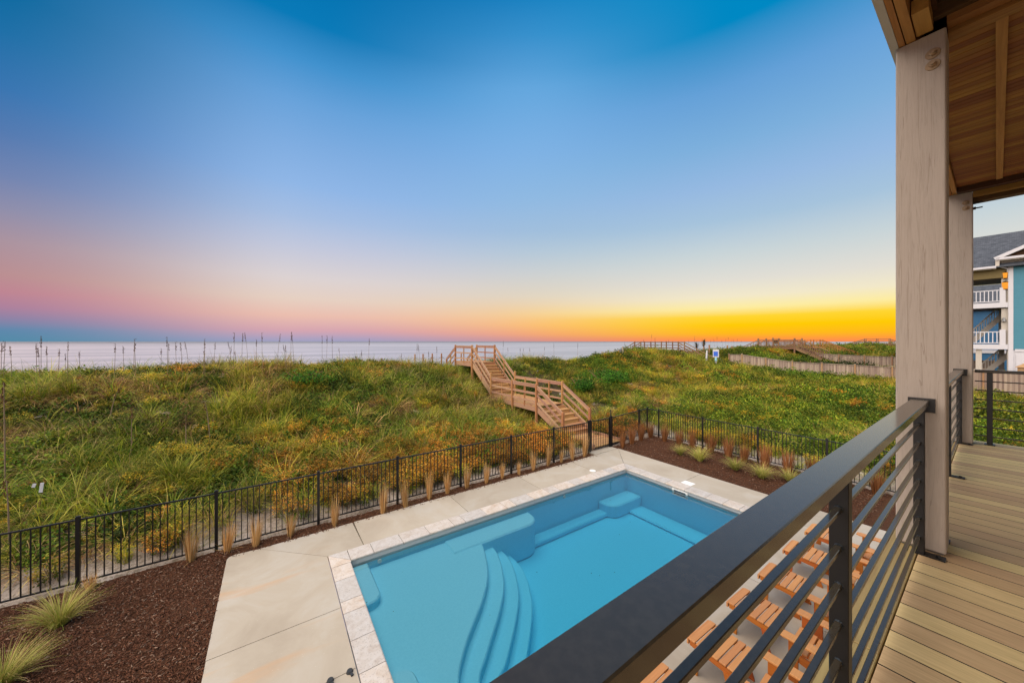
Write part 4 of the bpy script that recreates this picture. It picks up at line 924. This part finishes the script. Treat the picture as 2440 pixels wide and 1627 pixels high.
def vine_clump(n, rad, h, r, cols):
    g = Leafy()
    for i in range(n):
        a = rnd.uniform(0, 6.283); q = rad*math.sqrt(rnd.random()); z = h*(1-(q/rad)**2)*rnd.uniform(.35, 1.0)
        nr = (rnd.gauss(0,.55)+math.cos(a)*q/rad*.6, rnd.gauss(0,.55)+math.sin(a)*q/rad*.6, 1)
        g.leaf((q*math.cos(a), q*math.sin(a), z), r*rnd.uniform(.6,1.25), nr, cols[rnd.randrange(len(cols))]*rnd.uniform(.6,1.25))
    return g
for i in range(4): pc['vine'].objects.link(proto(vine_clump(190, .42, .36, .034, VIN), 'v%d' % i))
def flower_clump(n, rad, h, green, heads):
    g = Leafy()
    for i in range(n):
        a = rnd.uniform(0, 6.283); q = rad*math.sqrt(rnd.random()); hh = h*rnd.uniform(.6,1.1)*(1-.35*(q/rad)**2); x, y = q*math.cos(a), q*math.sin(a); ln = rnd.uniform(0,.35)
        g.blade((x*.6,y*.6,0), a, hh, ln, .2, .006, green[rnd.randrange(len(green))], 3)
        tx, ty = x*.6+math.cos(a)*hh*math.sin(ln+.1), y*.6+math.sin(a)*hh*math.sin(ln+.1)
        for k in range(11):
            g.leaf((tx+rnd.gauss(0,.035), ty+rnd.gauss(0,.035), hh*.95+rnd.gauss(0,.03)), rnd.uniform(.009,.018), (rnd.gauss(0,.5),rnd.gauss(0,.5),1), heads[rnd.randrange(len(heads))]*rnd.uniform(.7,1.3), .9)
        for k in range(3):
            zz = hh*rnd.uniform(.2,.85); g.leaf((x*.6+(tx-x*.6)*zz/hh+rnd.gauss(0,.025), y*.6+(ty-y*.6)*zz/hh+rnd.gauss(0,.025), zz), .024, (rnd.gauss(0,.7),rnd.gauss(0,.7),.8), green[rnd.randrange(len(green))]*rnd.uniform(.7,1.2), .5)
    return g
for i in range(3): pc['flower'].objects.link(proto(flower_clump(48, .3, .5, BRN + [GRD[0], GRD[1]], ORG), 'a%d' % i))
for i in range(2): pc['flower'].objects.link(proto(flower_clump(40, .28, .42, GRD, YEL + [GR[0], GR[1]]), 'b%d' % i))

def scatter(name, coll, P, rot, scl, idx, tint):
    n = len(P); me = bpy.data.meshes.new(name); me.vertices.add(n); me.vertices.foreach_set('co', np.asarray(P, np.float32).ravel())
    def attr(nm, ty, key, arr): a = me.attributes.new(nm, ty, 'POINT'); a.data.foreach_set(key, np.asarray(arr).ravel())
    attr('irot', 'FLOAT_VECTOR', 'vector', np.asarray(rot, np.float32)); attr('iscl', 'FLOAT_VECTOR', 'vector', np.asarray(scl, np.float32)); attr('iidx', 'INT', 'value', np.asarray(idx, np.int32))
    tt = np.ones((n, 4), np.float32); tt[:, :3] = tint; attr('tint', 'FLOAT_COLOR', 'color', tt)
    o = bpy.data.objects.new(name, me); COL.objects.link(o); o['kind'] = 'stuff'
    ng = bpy.data.node_groups.new(name, 'GeometryNodeTree'); ng.interface.new_socket('Geometry', in_out='INPUT', socket_type='NodeSocketGeometry'); ng.interface.new_socket('Geometry', in_out='OUTPUT', socket_type='NodeSocketGeometry')
    gi = ng.nodes.new('NodeGroupInput'); gout = ng.nodes.new('NodeGroupOutput'); ip = ng.nodes.new('GeometryNodeInstanceOnPoints'); ci = ng.nodes.new('GeometryNodeCollectionInfo')
    ci.inputs['Collection'].default_value = coll; ci.inputs['Separate Children'].default_value = True; ci.inputs['Reset Children'].default_value = True; ip.inputs['Pick Instance'].default_value = True
    def na(nm, ty): a = ng.nodes.new('GeometryNodeInputNamedAttribute'); a.data_type = ty; a.inputs['Name'].default_value = nm; return [s_ for s_ in a.outputs if s_.enabled and s_.name == 'Attribute'][0]
    l = ng.links.new; l(gi.outputs[0], ip.inputs['Points']); l(ci.outputs[0], ip.inputs['Instance']); l(na('iidx', 'INT'), ip.inputs['Instance Index']); l(na('irot', 'FLOAT_VECTOR'), ip.inputs['Rotation']); l(na('iscl', 'FLOAT_VECTOR'), ip.inputs['Scale']); l(ip.outputs[0], gout.inputs[0])
    md = o.modifiers.new('scatter', 'NODES'); md.node_group = ng; return o

S_, C_ = math.sin(R(YAW)), math.cos(R(YAW))
def in_view(x, y, pad=480):
    xc = x*C_ - y*S_; zc = x*S_ + y*C_; px = 1220 + 824*xc/np.maximum(zc, .1)
    return (zc > 1) & (px > -pad) & (px < 2440 + pad)
def candidates(n, x0, x1, y0, y1):
    x = rs.uniform(x0, x1, n); y = rs.uniform(y0, y1, n); k = in_view(x, y) & ~((x < 14.8) & (y < 9.72)) & ~((x > 10.6) & (x < 12.55) & (y < 13.5) & (y > 9))
    k &= ~((x > 45.2) & (x < 45.8) & (y < 19.5)) & ~((x > 47) & (x < 60) & (y < 6))
    return x[k], y[k]
G_P=[];G_R=[];G_S=[];G_I=[];G_T=[]; V_=[[],[],[],[],[]]; F_=[[],[],[],[],[]]
def put(dst, x, y, scl, idx, tint, tilt=.15, sink=.03):
    n = len(x); z = hgt(x, y) - sink; dst[0].append(np.stack([x, y, z], 1)); dst[1].append(np.stack([rs.normal(0, tilt, n), rs.normal(0, tilt, n), rs.uniform(0, 6.283, n)], 1))
    dst[2].append(scl); dst[3].append(idx); dst[4].append(tint)
GG = [G_P, G_R, G_S, G_I, G_T]
def tintmix(x, y, seed):
    f = vnoise(x, y, 3.2, seed)[:, None]; g_ = vnoise(x, y, .9, seed+1)[:, None]; r_ = rs.uniform(.6, 1.35, (len(x), 1))
    warm = np.array([1.16, .98, .86]); cool = np.array([.88, 1.04, .92]); far_ = np.clip((x-15)/6, 0, 1)[:, None]*np.array([.22,.10,-.15]) + 1
    return far_*(warm*f + cool*(1-f)) * (.55 + .8*g_) * r_
def zone(dens_mult, area, sc_g, sc_v, sc_f):
    x0, x1, y0, y1 = area; A = (x1-x0)*(y1-y0)
    # grass
    x, y = candidates(int(A*17*dens_mult), *area)
    dry = vnoise(x, y, 2.3, 21); veg = vnoise(x, y, 4.5, 31); edge = np.where(x < 14.8, (y - 9.75)/1.6, np.minimum((x - 14.8)/2.2, 1)); edge = np.clip(edge, 0, 1)
    near_vine = np.clip((vnoise(x, y, 3.6, 41) - .55)*6, 0, 1)
    keep = rs.rand(len(x)) < (.22 + .78*edge) * (1 - .75*near_vine*(x > 13)) * (1 - .5*near_vine) * (1 - .55*np.clip((12.6-y)/2.5, 0, 1)*(x < 14)*(x > -1))
    keep &= rs.rand(len(x)) > .75*np.clip((vnoise(x, y, 1.6, 91) - .6)*9, 0, 1)*(y > 11)
    x, y, dry, edge = x[keep], y[keep], dry[keep], edge[keep]
    idx = np.where(rs.rand(len(x)) < np.clip((dry-.5)*3.0, .08, .7), rs.randint(4, 7, len(x)), np.where(rs.rand(len(x)) < .25, rs.randint(7, 9, len(x)), rs.randint(0, 4, len(x))))
    s = sc_g*rs.uniform(.5, 1.25, len(x))*(.6+.4*edge)
    put(GG, x, y, np.stack([s*1.1, s*1.1, s], 1), idx, tintmix(x, y, 51))
    # leafy vines
    x, y = candidates(int(A*20*dens_mult), *area); f = vnoise(x, y, 3.6, 41); f2 = vnoise(x, y, 1.3, 43)
    bias = np.clip((x-13)/4, 0, 1)*np.clip((15-y)/5, 0, 1)*.14
    keep = rs.rand(len(x)) < np.clip((f + .35*(f2-.5) + bias - .53)*5, .07, 1)
    hol = np.clip((vnoise(x, y, 1.6, 91) - .6)*9, 0, 1); keep |= (rs.rand(len(x)) < .55*hol)
    keep &= np.where(x < 14.8, y > 10.6, x > 16.6)
    x, y = x[keep], y[keep]; s = sc_v*rs.uniform(.7, 1.35, len(x)); t = tintmix(x, y, 61) * (1 - .35*hol[keep])[:, None]
    put(V_, x, y, np.stack([s, s, s*rs.uniform(.8, 1.7, len(x))], 1), rs.randint(0, 4, len(x)), t, .25, .05)
    # flowering weeds
    x, y = candidates(int(A*14*dens_mult), *area); f = vnoise(x, y, 2.4, 71) + .3*(vnoise(x, y, .8, 73)-.5)
    low = np.clip((14.9 - y)/3.4, 0, 1)*(x < 15)
    keep = rs.rand(len(x)) < np.clip((f - .66 + .58*low*np.clip((x+5)/6, .2, 1) + .08*(x > 15))*3, .07, .85); keep &= np.where(x < 14.8, y > 9.95, x > 15.3)
    x, y = x[keep], y[keep]; low = low[keep]; s = sc_f*rs.uniform(.7, 1.25, len(x))
    idx = np.where(rs.rand(len(x)) < np.where(x < 15, .12 + .75*low*np.clip((x+4)/5, .2, 1), .12), rs.randint(0, 3, len(x)), rs.randint(3, 5, len(x)))
    put(F_, x, y, np.stack([s, s, s], 1), idx, tintmix(x, y, 81), .12)
zone(1.0, (-13, 15, 9.7, 23.2), 1.0, .9, 1.0)
zone(.85, (14.8, 28, -4, 24), .85, 1.0, .9)
zone(.42, (28, 47, -6, 27), 1.05, 1.45, 1.1)
zone(.32, (47, 70, -4, 28), .85, 1.4, 1.1)
zone(.06, (70, 125, -2, 30), 1.2, 2.2, 1.4)
cat_ = lambda d: [np.concatenate(a) for a in d]
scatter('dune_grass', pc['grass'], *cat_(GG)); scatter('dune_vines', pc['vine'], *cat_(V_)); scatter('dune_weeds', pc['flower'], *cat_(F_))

# ------------------------------------------------------------------ bushes one can tell apart
def bush(name, label, x, y, r, h, cols, n, leaf, group=None, mat=None):
    g = Leafy(); z0 = hz(x, y)
    lobes = [(0, 0, .45, 1.0)] + [(math.cos(a)*rnd.uniform(.35,.75), math.sin(a)*rnd.uniform(.35,.75), rnd.uniform(.25,.5), rnd.uniform(.4,.7)) for a in [rnd.uniform(0,6.283) for _ in range(9)]]
    for i in range(n):
        lx, ly, lz, lr = lobes[rnd.randrange(len(lobes))]; u = np.array([rnd.gauss(0,1), rnd.gauss(0,1), rnd.gauss(0,1)]); u /= np.linalg.norm(u); rr = lr*(.6+.4*rnd.random()**.5)
        p = np.array([(lx+u[0]*rr*.75)*r, (ly+u[1]*rr*.75)*r, max(.02, (lz+u[2]*rr*.6)*h)])
        g.leaf(p, leaf*rnd.uniform(.6,1.3), u*.8+np.array([rnd.gauss(0,.4), rnd.gauss(0,.4), .5]), cols[rnd.randrange(len(cols))]*rnd.uniform(.65,1.25), .65)
    t = thing(name, label, 'bush', (x, y, z0), group)
    o = bpy.data.objects.new('foliage', g.mesh('foliage', M['blade'])); COL.objects.link(o); o.parent = t
    b = MB()
    for k in range(7):
        a = rnd.uniform(0, 6.28); b.tube([(x,y,z0-.1),(x+math.cos(a)*r*.3,y+math.sin(a)*r*.3,z0+h*.4),(x+math.cos(a)*r*.6,y+math.sin(a)*r*.6,z0+h*.75)], [.03,.02,.008], 4)
    b.build('stem', M['brownfence'], t); return t
DKG = [srgb(52,96,22), srgb(70,120,30), srgb(40,78,20), srgb(88,138,36)]
EVG = [srgb(44,62,24), srgb(58,76,30), srgb(34,48,20)]
bush('shrub', 'rounded dark green shrub on the dune slope right of the stairs, left one of two', 17.2, 16.6, 1.1, 1.25, DKG, 2600, .05, 'green shrubs right of the stairs')
bush('shrub', 'broad leafy green shrub on the dune slope right of the stairs, right one of two', 20.6, 17.6, 1.9, 1.5, DKG, 4200, .055, 'green shrubs right of the stairs')
bush('shrub', 'low bright green shrub patch near the dune crest above the middle of the left fence', 1.2, 18.4, 1.25, .8, DKG, 3000, .045)
for i, (x, y, r, h) in enumerate(((50, 12.9, 1.9, 1.7), (51.5, 10.8, 2.2, 1.9), (49.5, 15.4, 1.8, 1.6), (56, 9.6, 1.7, 1.4))):
    bush('shrub', ['dark wax myrtle bush behind the plank fence, second from the left','darkest wax myrtle bush behind the plank fence, widest of the row','olive bush behind the plank fence nearest the viewing deck','small dark bush behind the plank fence in front of the second fence'][i], x, y, r, h, EVG if i in (0,1,3) else EVG+DKG, 2600, .08, 'dark bushes behind the plank fence')
def yucca(label, x, y, h):
    z = hz(x, y); g = Leafy()
    for lv in range(3):
        for k in range(34): g.blade((0,0,h*(.62+.17*lv)), rnd.uniform(0,6.28), .62, rnd.uniform(.3,1.5), .35, .06, srgb(62,66,34)*rnd.uniform(.6,1.2), 3)
    t = thing('yucca_plant', label, 'plant', (x, y, z), 'yuccas beside the walkover'); o = bpy.data.objects.new('leaves', g.mesh('leaves', M['blade'])); COL.objects.link(o); o.parent = t
    MB().cyl((x,y,z-.2),(x,y,z+h),.11,.08,7).build('trunk', M['brownfence'], t)
x, y = ground_at(1660, 50); yucca('smaller dark spiky yucca beside the walkover stairs', x, y, 1.5)
x, y = ground_at(1677, 49); yucca('taller dark spiky yucca right of the walkover stairs', x, y, 1.75)

# ------------------------------------------------------------------ ornamental grasses in the mulch
TAN = [srgb(214,172,112), srgb(198,150,92), srgb(224,190,134), srgb(180,132,78)]
RUS = [srgb(158,104,62), srgb(138,88,52), srgb(174,122,78)]
def upright(cols, n, h, spread):
    g = Leafy()
    for i in range(n):
        a = rnd.uniform(0, 6.283); r = spread*math.sqrt(rnd.random()); c = cols[rnd.randrange(len(cols))]*rnd.uniform(.7,1.2)
        g.blade((r*.5*math.cos(a), r*.5*math.sin(a), -.03), a, h*rnd.uniform(.55,1.12), .05+r*1.3*rnd.uniform(.5,1.2), rnd.uniform(-.1,.22), .0105, c, 3)
    for i in range(n//10):
        a = rnd.uniform(0, 6.283); g.blade((0,0,0), a, h*rnd.uniform(.3,.7), rnd.uniform(.7,1.4), .3, .007, cols[0]*rnd.uniform(.6,1.1), 3)
    return g
up_t = [upright(TAN, 120, .70, .14).mesh('grass_clump', M['blade']) for _ in range(3)]; up_r = [upright(RUS, 190, .78, .17).mesh('grass_clump', M['blade']) for _ in range(3)]
left = [(-2.66,9.36,.6,.45),(-1.344,9.415,.9,1.05),(-.78,9.417,.85,.9),(-.286,9.312,.85,.95),(.343,9.351,.75,.8),(1.246,9.298,.8,1.0),(2.347,9.2,.8,1.15),(2.93,9.2,.8,1.1),(3.639,9.33,.8,1.1),(4.192,9.343,.75,.95),(4.828,9.36,.75,1.05),(5.507,9.344,.75,.95),(6.133,9.4,.65,.75),(6.751,9.316,.6,.7),(7.4,9.372,.8,.95),(8.084,9.40,.85,1.25),(8.722,9.4,.65,.7),(9.266,9.376,.8,1.1),(9.89,9.35,.9,1.25)]
for i, (x, y, sr, sz) in enumerate(left):
    o = bpy.data.objects.new('grass_clump', up_t[i % 3]); COL.objects.link(o); o.location = (x, y, -.02); o.scale = (sr, sr, sz); o.rotation_euler = (rnd.uniform(-.08,.08), rnd.uniform(-.08,.08), rnd.uniform(0,6.28))
    tag(o, 'dry straw grass clump on the mulch strip behind the pool, %s from the left' % ordinal(i), 'grass clump', 'dry grass clumps along the back fence')
right = [(12.05,9.25,.8,.95),(12.8,9.35,1,1.05),(13.6,9.45,1,1.0),(14.4,9.5,1,.95),(14.3,8.75,1,1.12),(14.36,8.1,1.05,.95),(14.4,7.55,1.05,1.0),(14.36,6.82,1.15,1.05),(14.45,6.2,1.1,1.0),(14.3,5.6,1,.9),(14.3,4.95,1.2,1.1),(14.35,4.3,1.15,1.05),(14.4,3.65,1.1,1),(14.4,2.9,1.1,1),(14.4,2.2,1.1,1)]
for i, (x, y, sr, sz) in enumerate(right):
    o = bpy.data.objects.new('grass_clump', up_r[i % 3]); COL.objects.link(o); o.location = (x, y, -.02); o.scale = (sr, sr, sz); o.rotation_euler = (rnd.uniform(-.06,.06), rnd.uniform(-.06,.06), rnd.uniform(0,6.28))
    tag(o, 'upright russet grass clump in the right bed, %s from the gate along the fence' % ordinal(i), 'grass clump', 'russet grass clumps in the right bed')
FTN = [srgb(172,176,78), srgb(196,184,100), srgb(136,152,60), srgb(214,186,130), srgb(188,146,106)]
def fountain(n, h): 
    g = Leafy()
    for i in range(n):
        a = rnd.uniform(0,6.283); r = .07*math.sqrt(rnd.random()); c = FTN[rnd.randrange(3)]*rnd.uniform(.7,1.2); g.blade((r*math.cos(a), r*math.sin(a), -.02), a+rnd.uniform(-.6,.6), h*rnd.uniform(.6,1.15), rnd.uniform(.05,.75), rnd.uniform(.5,1.5), .006, c, 5, FTN[rnd.randrange(5)])
    return g
fm = [fountain(420, .62).mesh('grass_tuft', M['blade']) for _ in range(3)]
fl = [(13.1,7.35,.8,'green fountain grass tuft in the right mulch bed, farthest of the row'),(13.02,6.55,1.05,'wide green fountain grass tuft in the right mulch bed, second from the far end'),(13.12,5.4,.95,'green fountain grass tuft in the right mulch bed, third from the far end'),(13.05,4.6,.95,'green fountain grass tuft in the right mulch bed, fourth from the far end'),(13.4,3.95,.9,'green fountain grass tuft in the right mulch bed, close to the railing'),
      (-2.72,8.42,.95,'big green fountain grass tuft at the left mulch bed beside the fence'),(-2.85,7.35,.95,'green fountain grass tuft in the lower left corner of the picture'),(13.2,3.0,.9,'green fountain grass tuft in the right mulch bed, seen through the railing bars')]
for i, (x, y, s, lb) in enumerate(fl):
    o = bpy.data.objects.new('grass_tuft', fm[i % 3]); COL.objects.link(o); o.location = (x, y, -.01); o.scale = (s, s, s*rnd.uniform(.85,1.05)); o.rotation_euler = (0, rnd.uniform(-.12,.12), rnd.uniform(0,6.28)); tag(o, lb, 'grass tuft', 'green fountain grasses in the mulch')

# ------------------------------------------------------------------ sea oats on the crest
def oat(h, lean):
    pts = [(lean*h*(k/6)**2, 0, h*k/6) for k in range(7)]
    st = MB().tube(pts, [.011]*4 + [.009, .007, .005], 4).mesh('stem'); st.materials.append(M['oat'])
    hd = Leafy(); col = srgb(96,66,44)
    for k in range(46):
        f = rnd.uniform(.80, 1.0); x = lean*h*f*f; hd.leaf((x+rnd.gauss(0,.018)+.02, rnd.gauss(0,.02), h*f), .026*rnd.uniform(.6,1.2)*(1.25-f*.6), (rnd.gauss(0,1),rnd.gauss(0,1),.3), col*rnd.uniform(.5,1.3), .45)
    return st, hd.mesh('seed_head', M['blade'])
M['oat'] = plain('oat_stem', (.22,.15,.09), .9)
oats = [oat(1.0, l) for l in (.03, .10, -.06, .17)]
oz = [(8,225),(28,210),(95,250),(295,228),(316,262),(328,170),(378,250),(468,268),(522,310),(540,215),(640,290),(915,228),(990,250),(1070,235),(1085,190),(1285,265),(1348,230),(1340,175),(1412,215),(1457,222),(1510,215),(1628,265),(1640,190),(1712,220),(1852,215),(1868,140),(1935,145),(1985,142),(2050,195),(2100,140),(2217,150),(2325,135),(2290,240),(1838,250),(1890,290)]
lst = [(a/3.357, 750+c/3.357) for a, c in oz] + [(600+a/3.357, 750+c/3.357) for a, c in ((335,148),(275,238),(562,165),(598,165),(645,168),(935,188),(705,265),(875,280),(1320,228),(1346,235),(1415,285),(1192,310),(1480,250))]
lst += [(1198,812),(1210,828),(1240,828),(1246,829),(1263,828),(1320,817),(1376,817),(1296,825),(1490,815),(1502,820),(1515,812),(1534,808),(1553,796),(1560,804),(1587,810),(1593,809),(1642,810),(1653,800),(1693,809),(1703,806),(1709,801),(1722,809),(1728,806),(1735,802),(1744,807),(1749,808),(1756,806),(1765,810)]
for i, (px, py) in enumerate(lst):
    if px < 1150: yb = 20.1 + rnd.uniform(-.7, .9)
    elif px < 1480: yb = 22.0 + rnd.uniform(-.4, .6)
    else: yb = 24 + rnd.uniform(-1, 1)
    t = (px-1220)/824.; zc = yb/(C_ - t*S_); xc = t*zc; x = xc*C_ + zc*S_; z = hz(x, yb); zt = EYE - (py-812.8)*zc/824; h = max(.5, zt - z)
    k = rnd.randrange(4); root = thing('sea_oat', 'thin brown sea oat stalk, ' + ('on the dune crest at the far left' if px < 300 else 'on the dune crest left of the rope posts' if px < 930 else 'between the rope posts and the stairs' if px < 1150 else 'on the crest right of the dune stairs' if px < 1480 else 'by the distant walkover'), 'sea oat', (x, yb, z-.05), 'sea oats along the dune crest'); root.rotation_euler = (0, 0, rnd.uniform(0, 6.28)); root.scale = (.7, .7, h+.05)
    for me_, nm in zip(oats[k], ('stem', 'seed_head')): o = bpy.data.objects.new(nm, me_); COL.objects.link(o); o.parent = root
for i, (px, py, yb) in enumerate(((313,965,14.2),(500,952,14.6),(443,985,14.0),(262,920,16.5),(12,905,13.5),(22,1140,11.0))):
    t = (px-1220)/824.; zc = yb/(C_ - t*S_); xc = t*zc; x = xc*C_ + zc*S_; z = hz(x, yb); h = max(.9, EYE - (py-812.8)*zc/824 - z)
    root = thing('sea_oat', 'tall tan sea oat stalk standing out of the grass on the left slope', 'sea oat', (x, yb, z-.05), 'tan stalks on the left slope'); root.rotation_euler = (0, 0, rnd.uniform(0, 6.28)); root.scale = (1.3, 1.3, h)
    for me_, nm in zip(oats[i % 4], ('stem', 'seed_head')): o = bpy.data.objects.new(nm, me_); COL.objects.link(o); o.parent = root
for ob in sc.objects:
    if '_o' in ob: del ob['_o']
